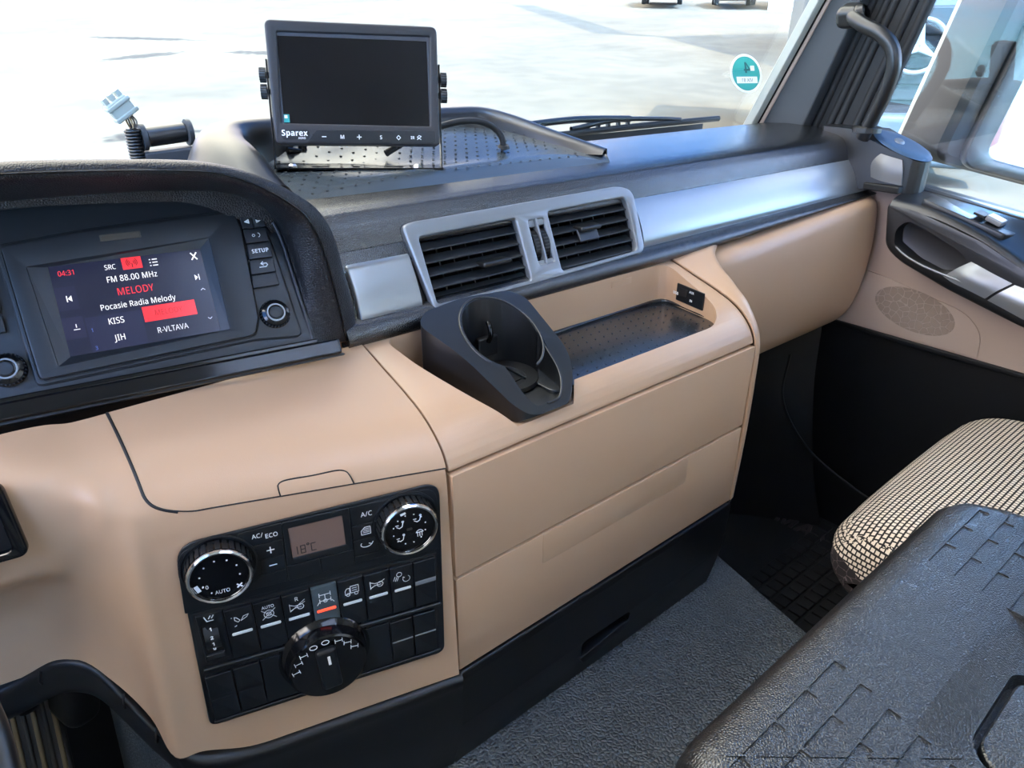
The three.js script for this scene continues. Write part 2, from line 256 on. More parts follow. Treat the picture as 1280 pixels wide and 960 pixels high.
// ---------------------------------------------------------------- silver trims and the twin air vent
M.slat = MAT({ color: 0x23272b, roughness: 0.5, name: 'vent_slat_plastic' });
const VO = [0.69, 0.8856, -0.765], VT = 24.5;
{
  const t = frame('trim_panel', 'short brushed silver trim panel beside the left air vent, next to the radio hood', 'trim panel', VO, 0, VT, 0, 'silver dashboard trim panels');
  const row = (x, e) => [[x, 24, -2 - e], [x, 20, 3 - e], [x, 0, 6 - e], [x, -26, 6.5 - e], [x, -46, 4 - e], [x, -59, -3 - e]];
  partM(t, 'facing', loft([row(-312.5, 6), row(-311, 1), row(-304, 0), row(-260, 0), row(-222, 0)], 20, 20, 3, true), M.silver);
}
{
  const t = frame('trim_panel', 'long brushed silver trim strip reaching from the right air vent to the passenger door', 'trim panel', VO, 0, VT, 0, 'silver dashboard trim panels');
  const row = (x) => [[x, 38.5, 1], [x, 26, 4], [x, 0, 7], [x, -26, 6], [x, -40, 2], [x, -47 + (x - 220) * 0.005, -6]];
  partM(t, 'facing', loft([row(222), row(500), row(800), row(1022)], 16, 12, 5, true), M.silver);
}
{
  const t = frame('air_vent', 'silver twin air vent panel with two louvred outlets in the middle of the dashboard', 'air vent', VO, 0, VT);
  const L = poly([[-202.5, 38.5], [-36.5, 40.5], [-36.5, -50.5], [-201.5, -51.5]], 6), Rr = poly([[26.5, 41.5], [201.5, 43.5, 14], [198.5, -45.5, 14], [26.5, -48.5]], 6), S = rect(-14.5, 15.5, -31.5, 33.5, 3);
  partM(t, 'frame', plate(poly([[-223, 57, 22], [-205, 60, 4], [192, 63, 30], [222, 52, 26], [217, -51, 16], [-208, -63, 6]], 20), -4, 9, 4, [L, Rr, S], 12), M.satin);
  partM(t, 'housing', [box(-216, 214, -60, 58, -62, -58), box(-216, -207, -60, 58, -58, -4), box(206, 214, -60, 58, -58, -4), box(-216, 214, 48, 58, -58, -4), box(-216, 214, -62, -56, -58, -4), box(-33, -20, -60, 58, -58, -4), box(19, 23, -60, 58, -58, -4)], M.dark);
  for (const [x0, x1, y0, y1] of [[-206, -33, -55, 43], [23, 204, -51, 46]]) {
    for (let i = 0; i < 7; i++) { const x = x0 + (x1 - x0) * (i + 0.7) / 7; partM(t, 'vane', box(x - 1, x + 1, y0, y1, -54, -20), M.black); }
    for (let i = 0; i < 5; i++) { const y = y1 - 16 - i * 17.2; partM(t, 'slat', mv(rbox(x1 - x0 + 1, 2.6, 22, 1.2), (x0 + x1) / 2, y, -7, R(36)), M.slat); }
  }
  for (const [o, i] of [[poly([[-208, 44], [-31, 46], [-31, -56], [-207, -57]], 7), poly([[-204, 40.5], [-35, 42.5], [-35, -52.5], [-203, -53.5]], 6)], [poly([[21, 47], [207, 49, 14], [204, -51, 14], [21, -54]], 6), poly([[25, 43.5], [203, 45.5, 13], [200, -47.5, 13], [25, -50.5]], 5)]]) partM(t, 'liner', plate(o, -8, 1, 0, [i]), M.dark);
  partM(t, 'slider', [mv(rbox(50, 7, 22, 3), -92, -13, 4, R(20))], M.black, 'flat black tab on the left louvres');
  partM(t, 'slider', [mv(rbox(44, 7, 22, 3), 103, 9, 4, R(28)), mv(rbox(42, 22, 5, 2), 101, -2, 3, R(-8))], M.black, 'folded black tab on the right louvres');
  for (const x of [-8, 9]) {
    const w = partM(t, 'thumb_wheel', mv(cyl(33, 33, 11, 40), x + (x > 0 ? 1 : 0), 0, -24, 0, 0, Math.PI / 2), M.dark);
    const rib = []; for (let k = 0; k < 40; k++) { const a = k / 40 * Math.PI * 2; rib.push(box(x - 4, x + 5, -0.8, 0.8, 32.4, 33.6).rotateX(a).translate(0, 0, -24)); }
    partM(w, 'ribs', rib, M.black);
  }
  partM(t, 'divider', [plate(rect(-1.5, 1.8, -33, 35), -6, 10, 1)], M.satin);
  partM(t, 'wheel_surround', [box(-16, -2, 24, 35, -6, 6, 1), box(3, 17, 25, 36, -6, 6, 1), box(-16, -2, -33, -26, -6, 6, 1), box(3, 17, -33, -26, -6, 6, 1)], M.satin);
}

// ---------------------------------------------------------------- hood around the radio and the radio itself
const RO = [0.1461, 0.907, -0.785], RY = -9.15, RT = 31;
const radioFrame = new THREE.Object3D(); radioFrame.position.set(...RO); radioFrame.rotation.set(R(-RT), R(RY), 0, 'YXZ'); radioFrame.updateMatrixWorld(true);
const onRadio = (u, v, n) => radioFrame.localToWorld(V3(u / 1000, v / 1000, n / 1000));
{
  const inner = [[-430, 104], [-250, 108], [-99, 111], [-20, 112], [46, 110.5], [90, 107], [118, 101.5], [137, 92], [149, 80], [155, 64], [158, 47], [160, 12], [161.5, -21], [163, -50], [164.7, -78]].map(([u, v]) => onRadio(u, v, 0));
  const crest = [[-0.34, 1.045, -0.75], [-0.15, 1.056, -0.72], [0.0558, 1.0582, -0.71], [0.1, 1.056, -0.71], [0.143, 1.0527, -0.71], [0.185, 1.049, -0.71], [0.2175, 1.0444, -0.71], [0.2472, 1.0346, -0.712], [0.2783, 1.0177, -0.715], [0.3, 1.0015, -0.7175], [0.3157, 0.9859, -0.72], [0.328, 0.96, -0.723], [0.3365, 0.93, -0.726], [0.3465, 0.88, -0.73], [0.3545, 0.826, -0.734]].map((p) => V3(...p));
  const n = inner.length, S = (t) => Math.min(1, Math.max(0, t));
  const rows = inner.map((p, i) => {
    const c = crest[i], k = S((i - 6) / 5), out = V3(0.8 * k, 1 - k, 0).normalize();                                  // top: up, right side: outwards
    const fold = c.clone().addScaledVector(out, -0.006).add(V3(0, 0, 0.001));
    const mid = p.clone().lerp(fold, 0.5).addScaledVector(out, -0.004);
    const back = (d, dn) => c.clone().addScaledVector(out, 0.003 - dn).add(V3(0.016 * k, 0, -d));
    return [p, p.clone().lerp(fold, 0.06).addScaledVector(out, 0.003), mid, fold, c, back(0.012, -0.001), back(0.05, 0.004 + 0.002 * k), back(0.095 - 0.03 * k, 0.012), back(0.1 - 0.03 * k, 0.05)];
  });
  const t = thing('radio_hood', 'black leather-grained hood over and around the radio, with a glossy black ledge at its foot', 'dashboard hood');
  const onPanel = (g) => g.scale(0.001, 0.001, 0.001).applyMatrix4(radioFrame.matrixWorld);
  part(t, 'backing', onPanel(plate(poly([[-430, 104], [-250, 108], [-99, 112], [46, 111, 60], [118, 102, 30], [149, 80, 30], [158, 47, 30], [165, -80], [200, -98], [-430, -100]], 4), -8, 0.4, 0.3)), M.radio);
  part(t, 'ledge', [mv(rbox(622, 18, 9, 3), -117, -88, 3), mv(rbox(600, 6, 7, 2), -130, -77, 2)].map(onPanel), M.gloss);
  part(t, 'hood', loft(rows, 40, 90, 0.004, false), M.hood);
  const e = inner.map((p, i) => { const c = crest[i]; return p.clone().lerp(c, 0.045).toArray(); });
  part(t, 'inner_bead', tube(e, 0.0025, 90, 8), M.radio);
  part(t, 'stitch_line', tube(crest.map((c, i) => { const k = S((i - 6) / 5), o = V3(0.8 * k, 1 - k, 0).normalize(); return c.clone().addScaledVector(o, -0.0035).add(V3(0, 0, 0.0012)).toArray(); }), 0.0012, 90, 6), M.gloss);
}
{
  const t = frame('radio', 'infotainment radio with lit touchscreen, key column and rotary knob in the dashboard', 'radio', RO, RY, RT);
  const face = [[-110, 74, 6], [-36, 81], [40, 84.5], [112, 86, 12], [137, 82, 16], [147, 48, 10], [155, -68, 8], [104, -62.5, 5], [-104, -69, 6]];
  partM(t, 'surround', plate(poly(face, 8), 0.6, 4, 1.5), M.radio);
  partM(t, 'bezel', plate(poly([[-105, 71, 5], [-36, 77.5], [114, 82, 6], [118, 64, 4], [112, -40], [104, -58, 6], [-100, -64.5, 6]], 4), 4, 9, 1.4, [poly([[-88, 47.5], [82, 55.5], [80, -47], [-82, -54]], 2)]), M.radio);
  const joint = (pts, r, z, w) => tube(poly(pts, r).getPoints(6).map((q) => [q.x, q.y, z]), w, 160, 6, true);
  partM(t, 'joint', [joint(face, 8, 0.8, 1.1), joint([[-106, 72, 5], [-36, 78.5], [115, 83, 6], [119, 64, 4], [113, -41], [105, -59, 6], [-101, -65.5, 6]], 4, 4.2, 0.8)], M.dark);
  const o = [[-88, 47.5], [82, 55.5], [80, -47], [-82, -54]], s = [[-71, 46.2], [71, 46.2], [71, -46.5], [-71, -46.5]], side = (a, b) => { const q = (p, z) => [p[0], p[1], z]; const g = new THREE.BufferGeometry(); const [A, B, Cc, D] = [q(o[a], 8.6), q(o[b], 8.6), q(s[b], 4.4), q(s[a], 4.4)]; g.setAttribute('position', new THREE.Float32BufferAttribute([A, D, B, B, D, Cc].flat(), 3)); g.computeVertexNormals(); return g; };
  partM(t, 'screen_recess', [side(0, 1), side(1, 2), side(2, 3), side(3, 0), box(-80, 80, -50, 50, 4.01, 4.3)], M.radio);
  // the picture on the screen
  const W = 1136, H = 744, cv = document.createElement('canvas'); cv.width = W; cv.height = H; const c = cv.getContext('2d');
  c.fillStyle = '#1a1d33'; c.fillRect(0, 0, W, H); c.fillStyle = '#23253f'; c.fillRect(0, H * 0.58, W * 0.13, H * 0.24); c.fillStyle = '#20233c'; c.fillRect(0, H * 0.24, W * 0.13, H * 0.26); c.fillStyle = '#21243f'; c.fillRect(W * 0.14, H * 0.61, W * 0.36, H * 0.39);
  const tx = (s, x, y, px, col, al = 'center', wt = '') => { c.fillStyle = col; c.font = wt + ' ' + px + 'px sans-serif'; c.textAlign = al; c.textBaseline = 'middle'; c.save(); c.translate(x * W, y * H); c.scale(0.86, 1); c.fillText(s, 0, 0); c.restore(); };
  c.fillStyle = '#e8323c'; c.fillRect(0.455 * W, 0, 0.13 * W, 0.135 * H); c.fillRect(0.51 * W, 0.585 * H, 0.36 * W, 0.175 * H);
  tx('04:31', 0.1, 0.09, 58, '#ff3a48'); tx('SRC', 0.375, 0.085, 58, '#f0f2f6'); tx('FM 88.00 MHz', 0.5, 0.225, 70, '#f6f7fa'); tx('MELODY', 0.5, 0.375, 84, '#f03540'); tx('Pocasie Radia Melody', 0.5, 0.525, 68, '#f2f3f6');
  tx('KISS', 0.33, 0.69, 72, '#f2f3f6'); tx('MELODY', 0.68, 0.672, 66, '#8b1c26'); tx('JIH', 0.33, 0.88, 72, '#f2f3f6'); tx('R-VLTAVA', 0.68, 0.875, 66, '#e3e5ec'); tx('1', 0.17, 0.755, 44, '#5a78c8'); tx('3', 0.17, 0.955, 44, '#5a78c8'); tx('2', 0.535, 0.735, 36, '#7c1a26');
  const ln = (pts, w, col, close) => { c.strokeStyle = col; c.fillStyle = col; c.lineWidth = w; c.beginPath(); pts.forEach(([x, y], i) => i ? c.lineTo(x * W, y * H) : c.moveTo(x * W, y * H)); if (close) { c.closePath(); c.fill(); } else c.stroke(); };
  ln([[0.52, 0.12], [0.52, 0.07]], 7, '#2a1014'); for (const r of [16, 28, 40]) for (const [a, b] of [[-0.8, 0.8], [2.34, 3.94]]) { c.strokeStyle = '#2a1014'; c.lineWidth = 6; c.beginPath(); c.arc(0.52 * W, 0.06 * H, r, a, b); c.stroke(); }
  for (const y of [0.055, 0.09, 0.125]) { ln([[0.635, y], [0.645, y]], 9, '#f0f2f6'); ln([[0.655, y], [0.69, y]], 9, '#f0f2f6'); }
  ln([[0.925, 0.035], [0.965, 0.12]], 11, '#f0f2f6'); ln([[0.967, 0.035], [0.925, 0.12]], 11, '#f0f2f6');
  ln([[0.065, 0.34], [0.065, 0.41]], 8, '#f0f2f6'); ln([[0.095, 0.34], [0.095, 0.41], [0.07, 0.375]], 1, '#f0f2f6', true); ln([[0.945, 0.295], [0.945, 0.365]], 7, '#e4e6ee'); ln([[0.915, 0.295], [0.915, 0.365], [0.938, 0.33]], 1, '#e4e6ee', true);
  ln([[0.06, 0.72], [0.1, 0.72]], 7, '#dfe2ea'); ln([[0.08, 0.66], [0.08, 0.7]], 7, '#dfe2ea'); ln([[0.935, 0.49], [0.95, 0.47], [0.965, 0.49]], 5, '#cfd3e0'); ln([[0.935, 0.82], [0.95, 0.84], [0.965, 0.82]], 5, '#cfd3e0');
  const st = new THREE.CanvasTexture(cv); st.colorSpace = THREE.SRGBColorSpace;
  const scr = new THREE.PlaneGeometry(142, 92.5).translate(0, 0, 4.7); scr.userData.uv = true;
  const screen = new THREE.Mesh((() => { const g = scr.clone().scale(0.001, 0.001, 0.001); return g; })(), new THREE.MeshStandardMaterial({ name: 'lit_screen', color: 0x05060a, roughness: 0.22, emissive: 0xffffff, emissiveMap: st, emissiveIntensity: 0.55 }));
  screen.name = 'screen'; screen.userData.label = 'lit radio touchscreen'; t.add(screen);
  partM(t, 'card_slot', [plate(rect(-20.5, 17.5, 64.5, 71.5, 1), 9, 9.8, 0.3, [rect(-19, 16, 66, 70, 0.5)]), box(-19, 16, 66, 70, 9, 9.1)], MAT({ color: 0x4a4238, roughness: 0.45, name: 'bronze_slot' }));
  // key column: two arrows, day and night, SETUP, back, blank
  const key = (pts, prints) => { const k = partM(t, 'key', plate(poly(pts, 1.2), 4, 8.4, 1), M.radio); if (prints) partM(k, 'print', prints, M.white); };
  const xl = (v) => 119.6 - Math.max(0, 40 - v) * 0.11, xr = (v) => 145 - (78 - v) * 0.02, kr = (v0, v1, r) => [[xl(v1), v1], [xr(v1), v1, r ?? 1.2], [xr(v0), v0], [xl(v0), v0]];
  key([[119.6, 77.5], [131.6, 76.5], [131.6, 61.8], [119.6, 62]], [strokes([[[127.5, 71.5], [127.5, 67.5], [123.5, 69.5], [127.5, 71.5]], [[127, 69.5], [124.5, 69.5]]], 1.2, 8.5)]);
  key([[132.2, 76.5], [143.5, 75.5, 5], [145, 61.8], [132.2, 61.8]], [strokes([[[136, 71.5], [136, 67.5], [140, 69.5], [136, 71.5]], [[136.5, 69.5], [139, 69.5]]], 1.2, 8.5)]);
  key(kr(44.8, 60.6), [strokes([disc(129, 53, 1.4, 8), disc(133.5, 53, 2.4, 10, -1.3, 1.3)], 0.7, 8.5)]);
  key(kr(26.4, 43.6), [text('SETUP', 4.6, 132, 35, 8.4)]);
  key(kr(9, 25.2), [strokes([[[127, 16], [134, 16], [136, 18], [135, 20], [130, 20]], [[131.5, 22], [129, 20], [131.5, 18]]], 0.9, 8.5)]);
  key(kr(-6.5, 7.8, 4), null);
  for (let i = 0; i < 3; i++) { const k = partM(t, 'key', plate(rect(-150, -117.5, 26 - i * 19, 43 - i * 19, 1.2), 0.6, 6, 1), M.radio); k.userData.label = 'left radio key'; }
  const knob = (x, y) => {
    const k = partM(t, 'knob', latheZ([[0, 13], [10.6, 13], [11.4, 12.6], [14.4, 11], [15.4, 8], [15.4, 5], [16.5, 4], [16.5, 0.5]], x, y), M.gloss, 'black rotary knob with light ring');
    partM(k, 'ring', latheZ([[8.4, 12.8], [8.4, 14], [9.8, 14], [10.2, 12.8]], x, y), M.satin);
    partM(k, 'button', latheZ([[0, 14.2], [6, 14.2], [7, 13.2], [7, 12.5]], x, y), M.radio);
    const g = []; for (let i = 0; i < 28; i++) { const a = i / 28 * Math.PI * 2; g.push(box(14.6, 15.9, -0.5, 0.5, 4.5, 10).rotateZ(a).translate(x, y, 0)); }
    partM(k, 'grip', g, M.rubber);
  };
  knob(131, -38); knob(-124, -48.5);
}
// ---------------------------------------------------------------- beige lower dashboard
const PO = [0.2234, 0.5903, -0.588], PY = -15.5, PT = 2;
const pz = (x, y) => -0.5895 - (0.2234 - x) * 0.2773 - (y - 0.5903) * 0.036;          // the control panel's plane, carried on
const lidL = [[0.8165, -0.733], [0.807, -0.703], [0.788, -0.665], [0.77, -0.646], [0.757, -0.6375], [0.745, -0.6335]], lidR = [[0.8175, -0.733], [0.802, -0.686], [0.786, -0.635], [0.768, -0.594], [0.744, -0.566], [0.7235, -0.5555]];
const lowerDash = (x) => {                                                // one upright section of the lower dashboard, from the ledge to its foot
  const f = (x - 0.0845) / 0.285, c = lidL.map(([y, z], i) => [x, y + (lidR[i][0] - y) * f, z + (lidR[i][1] - z) * f]), w = Math.max(0, 1 - (x - 0.07) / 0.05);
  const bot = 0.4385 - 0.024 * Math.min(1, Math.max(0, (x - 0.075) / 0.05));
  return [...c, ...[0.7, 0.64, 0.57, 0.5, bot].map((y, i) => [x - (0.004 + 0.003 * i) * w, y, pz(x - (0.004 + 0.003 * i) * w, y) + (x < 0.07 ? 0.002 : 0)])];
};
{
  const t = thing('knee_panel', 'beige lower dashboard panel around the control panel, rounded brow towards the steering wheel', 'dashboard panel');
  const A = [
    [[-0.34, 0.822, -0.738], [-0.34, 0.81, -0.71], [-0.34, 0.79, -0.698], [-0.34, 0.775, -0.694], [-0.34, 0.76, -0.693], [-0.34, 0.74, -0.695], [-0.34, 0.71, -0.705], [-0.34, 0.66, -0.745], [-0.34, 0.62, -0.78], [-0.34, 0.58, -0.79], [-0.34, 0.53, -0.8]],
    [[-0.06, 0.822, -0.738], [-0.06, 0.814, -0.708], [-0.06, 0.796, -0.687], [-0.06, 0.775, -0.684], [-0.06, 0.75, -0.688], [-0.06, 0.725, -0.69], [-0.06, 0.697, -0.692], [-0.06, 0.672, -0.715], [-0.06, 0.63, -0.74], [-0.06, 0.585, -0.747], [-0.06, 0.535, -0.75]],
    [[-0.01, 0.822, -0.738], [-0.008, 0.814, -0.7], [-0.006, 0.797, -0.676], [-0.005, 0.775, -0.673], [-0.005, 0.75, -0.675], [-0.005, 0.725, -0.677], [-0.005, 0.697, -0.68], [-0.005, 0.672, -0.7], [-0.005, 0.635, -0.711], [-0.005, 0.595, -0.715], [-0.007, 0.555, -0.716]],
    [[0.03, 0.82, -0.737], [0.031, 0.81, -0.703], [0.031, 0.793, -0.672], [0.03, 0.774, -0.662], [0.029, 0.754, -0.663], [0.028, 0.733, -0.665], [0.026, 0.697, -0.671], [0.024, 0.65, -0.679], [0.022, 0.6, -0.684], [0.02, 0.56, -0.684], [0.017, 0.533, -0.684]],
    [[0.05, 0.8165, -0.7345], [0.05, 0.8075, -0.7035], [0.05, 0.789, -0.668], [0.049, 0.771, -0.651], [0.048, 0.756, -0.6475], [0.047, 0.738, -0.6485], [0.045, 0.7, -0.6525], [0.043, 0.64, -0.655], [0.041, 0.58, -0.657], [0.04, 0.53, -0.656], [0.038, 0.485, -0.658]],
  ];
  for (const x of [0.066, 0.0845, 0.12, 0.17, 0.23, 0.3, 0.3685]) A.push(lowerDash(x));
  part(t, 'shell', loft(A, -61, 70, 0.004, true), M.beige);
}
{
  // the flap above the control panel, a hair proud of the panel, its joint a dark rubber bead
  const t = thing('flap_cover', 'beige flip lid above the control panel with a finger tab at its front edge', 'lid');
  const on = (x, r, out = 0.0006) => { const p = new THREE.CatmullRomCurve3(lowerDash(x).map((q) => V3(...q)), false, 'centripetal').getPoint(r / 10), q = new THREE.CatmullRomCurve3(lowerDash(x).map((e) => V3(...e)), false, 'centripetal').getTangent(r / 10); const n = V3(-0.24, -q.z, q.y).normalize(); n.set(-0.15, -q.z, q.y).normalize(); if (n.z < 0) n.negate(); return p.addScaledVector(n, out); };
  const lx = (r) => r < 3.2 ? 0.0862 : 0.0862 + 0.034 * (1 - Math.sqrt(Math.max(0, 1 - ((r - 3.2) / 1.8) ** 2)));
  const rows = [0, 0.03, 0.08, 0.16, 0.3, 0.5, 0.7, 0.85, 1].map((f) => Array.from({ length: 21 }, (_, i) => { const r = i / 20 * 4.97, a = lx(r); return on(a + (0.3695 - a) * f, r); }));
  part(t, 'flap', loft(rows, 40, 44, 0.003, true), M.beige);
  const bead = (pts, w) => tube(pts.map((p) => p.toArray()), w, 70, 8);
  const left = []; for (let i = 0; i <= 16; i++) { const r = i / 16 * 4.9; left.push(on(lx(r) - 0.0012, r, 0.0)); }
  const low = []; for (let i = 0; i <= 16; i++) low.push(on(0.1195 + (0.3695 - 0.1195) * i / 16, 4.985, 0.0002));
  part(t, 'side_joint', bead(left, 0.0016), M.rubber); part(t, 'front_joint', bead([left[15], ...low], 0.0009), M.rubber);
  const x0 = 0.198, x1 = 0.268, r1 = 4.1, tab = [on(x0, 4.95, 0.0012), on(x0, 4.5, 0.0012), on(x0 + 0.001, r1 + 0.15, 0.0012), on(x0 + 0.006, r1, 0.0012), on((x0 + x1) / 2, r1, 0.0012), on(x1 - 0.008, r1, 0.0012), on(x1 - 0.002, r1 + 0.15, 0.0012), on(x1, 4.5, 0.0012), on(x1 + 0.002, 4.95, 0.0012)];
  part(t, 'finger_tab', loft([0, 0.1, 0.5, 0.9, 1].map((f) => [r1 + 0.03, 4.3, 4.6, 4.94].map((r) => on(x0 + (x1 - x0) * f, r, 0.0016))), 14, 14, 0.002, true), M.beige);
  part(t, 'tab_joint', bead(tab, 0.0008), M.rubber);
}
{
  // shelf with its moulded recess
  const t = thing('console_shelf', 'beige centre console shelf with a recessed tray, in front of the air vents', 'shelf');
  const prof = [[-0.737, 0.8165, 0.002], [-0.71, 0.809], [-0.683, 0.8], [-0.655, 0.792], [-0.631, 0.784], [-0.608, 0.7755], [-0.591, 0.766], [-0.576, 0.754], [-0.564, 0.74], [-0.557, 0.727], [-0.5545, 0.7175, 0.002], [-0.57, 0.7165], [-0.737, 0.7165]];
  const body = prismX(prof, 0.373, 0.976, 0.002, 0.012, 5);
  const cut = prismY([[0.55, -0.7315, 0.02], [0.958, -0.7315, 0.03], [0.93, -0.581, 0.05], [0.55, -0.5805, 0.02]], 0.744, 0.9, 0, 0.02, 10);
  const cup = prismY([[0.4, -0.7315, 0.02], [0.615, -0.7315, 0.02], [0.615, -0.617, 0.02], [0.599, -0.587], [0.574, -0.561, 0.01], [0.558, -0.55, 0.01], [0.527, -0.546], [0.493, -0.552, 0.01], [0.472, -0.568, 0.02], [0.44, -0.6, 0.03], [0.415, -0.66, 0.06]], 0.7355, 0.9, 0, 0.02, 10);
  part(t, 'body', crease(csg(body, cut, cup), 0.5), M.beige);
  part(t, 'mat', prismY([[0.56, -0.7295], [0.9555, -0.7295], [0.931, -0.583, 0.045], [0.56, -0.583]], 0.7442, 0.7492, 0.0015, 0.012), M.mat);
  part(t, 'mat_rim', tube([[0.56, 0.7505, -0.7285], [0.94, 0.7505, -0.7285], [0.953, 0.7505, -0.72], [0.944, 0.7505, -0.64], [0.935, 0.7505, -0.6], [0.92, 0.7505, -0.586]], 0.0035, 60, 8), M.mat);
  const dots = []; for (let i = 0; i < 18; i++) for (let j = 0; j < 7; j++) { const x = 0.62 + i * 0.0185 + (j % 2) * 0.009, z = -0.712 + j * 0.0185; if (x < 0.94 - (z + 0.712) * 0.15) dots.push(mv(cyl(0.0011, 0.0014, 0.0012, 6), x, 0.7496, z)); }
  part(t, 'mat_dimples', merge(dots), M.rubber).userData.kind = 'stuff';
  part(t, 'latch', plate(rect(0.822, 0.87, 0.797, 0.807, 0.001), 0, 0.002, 0.0006).translate(0, 0, -0.7325), M.beige, 'small moulded latch at the back wall');
  const s = part(t, 'socket_panel', mv(rbox(0.003, 0.03, 0.066, 0.004), 0, 0, 0).rotateY(R(-11)).translate(0.9445, 0.7745, -0.665), M.panel, 'black socket panel on the right wall');
  const loc = (g, y, z) => g.rotateY(R(-11)).translate(0.9445 - 0.0012, 0.7745 + y, -0.665 + z);
  part(s, 'usb_port', loc(box(-0.0012, 0.001, -0.004, 0.009, -0.024, -0.006), 0, 0), M.dark);
  part(s, 'audio_port', loc(cyl(0.0042, 0.0042, 0.003, 16).rotateZ(Math.PI / 2), -0.002, 0.018), M.dark);
  const lbl = (str, y, z, size) => text(str, size, 0, 0, 0, FONT, 0.0004).rotateY(-Math.PI / 2).rotateY(R(-11)).translate(0.9445 - 0.0019, 0.7745 + y, -0.665 + z);
  part(s, 'print', [lbl('USB', 0.0, -0.028, 0.005), lbl('AUX', 0.008, 0.004, 0.004), lbl('IN', -0.006, 0.004, 0.004)], M.white);
}
{
  // beige flank running from the shelf into the glove box
  const seam = [[0.9785, 0.816, -0.735], [0.9785, 0.8, -0.683], [0.9785, 0.784, -0.631], [0.9785, 0.766, -0.591], [0.9785, 0.74, -0.564], [0.9785, 0.7175, -0.5545], [0.9785, 0.65, -0.5515], [0.9785, 0.53, -0.5505], [0.978, 0.412, -0.552]];
  const outer = [[1.1, 0.824, -0.733], [1.055, 0.812, -0.7], [1.025, 0.794, -0.648], [1.008, 0.772, -0.602], [1.0, 0.744, -0.573], [0.998, 0.7175, -0.5595], [0.997, 0.65, -0.555], [0.9955, 0.53, -0.554], [0.992, 0.412, -0.556]];
  const rows = seam.map((s, i) => { const o = outer[i], w = (o[0] - s[0]); return [s, [s[0] + w * 0.35, s[1] + (o[1] - s[1]) * 0.35 + 0.0015, s[2] + (o[2] - s[2]) * 0.35 + 0.0015], [s[0] + w * 0.7, s[1] + (o[1] - s[1]) * 0.7 + 0.001, s[2] + (o[2] - s[2]) * 0.7 + 0.001], o, [o[0] + 0.008, o[1] - 0.008, o[2] - 0.008], [o[0] + 0.012, o[1] - 0.03, o[2] - 0.03], [o[0] + 0.012, o[1] - 0.05, Math.min(o[2] - 0.06, -0.64)]]; });
  const t = thing('console_flank', 'narrow beige side panel curving from the console shelf down its right edge', 'side panel');
  part(t, 'flank', loft(rows, 22, 60, 0.003, true), M.beige);
}
function drawer(label, y0, y1, tab) {
  const t = thing('drawer', label, 'drawer', [0, 0, 0], [0, 0, 0], 'beige console drawers');
  part(t, 'front', plate(rect(0.374, 0.9765, y0, y1, 0.003), -0.572, -0.55, 0.0012), M.beige);
  if (tab) part(t, 'grip_panel', plate(rect(0.517, 0.83, 0.512, y1 - 0.002, 0.004), -0.5502, -0.5496, 0.0003), M.beige);
}
drawer('upper beige drawer front of the centre console, right below the shelf', 0.5675, 0.7135, false);
drawer('lower beige drawer front of the centre console, with a faint grip panel along its top', 0.4115, 0.563, true);
one('console_core', 'moulded beige carrier of the centre console behind the drawer fronts', 'console', [box(0.372, 0.985, 0.406, 0.712, -0.8, -0.582), box(0.13, 0.372, 0.4, 0.7, -0.85, -0.69), box(0.34, 1.7, 0.5, 0.895, -1.09, -0.86)], M.beige);
{
  const t = thing('bottom_drawer', 'black kick drawer with a recessed grip under the beige console drawers', 'drawer');
  const body = prismX([[-0.551, 0.4035, 0.004], [-0.549, 0.393], [-0.553, 0.3], [-0.573, FY + 0.001], [-0.62, FY + 0.001], [-0.62, 0.4035]], 0.376, 0.985, 0.003, 0.004);
  const cut = plate(poly([[0.612, 0.3], [0.728, 0.298], [0.73, 0.262, 0.03], [0.622, 0.246, 0.01]], 0.012), -0.59, -0.5, 0);
  part(t, 'front', crease(csg(body, cut), 0.5), M.kick);
  part(t, 'grip_lip', plate(poly([[0.612, 0.262], [0.728, 0.276], [0.73, 0.262, 0.02], [0.622, 0.245, 0.008]], 0.006), -0.572, -0.556, 0.002), M.kick);
  part(t, 'corner_clip', box(0.978, 0.988, 0.402, 0.412, -0.562, -0.552, 0.002), M.dark);
}
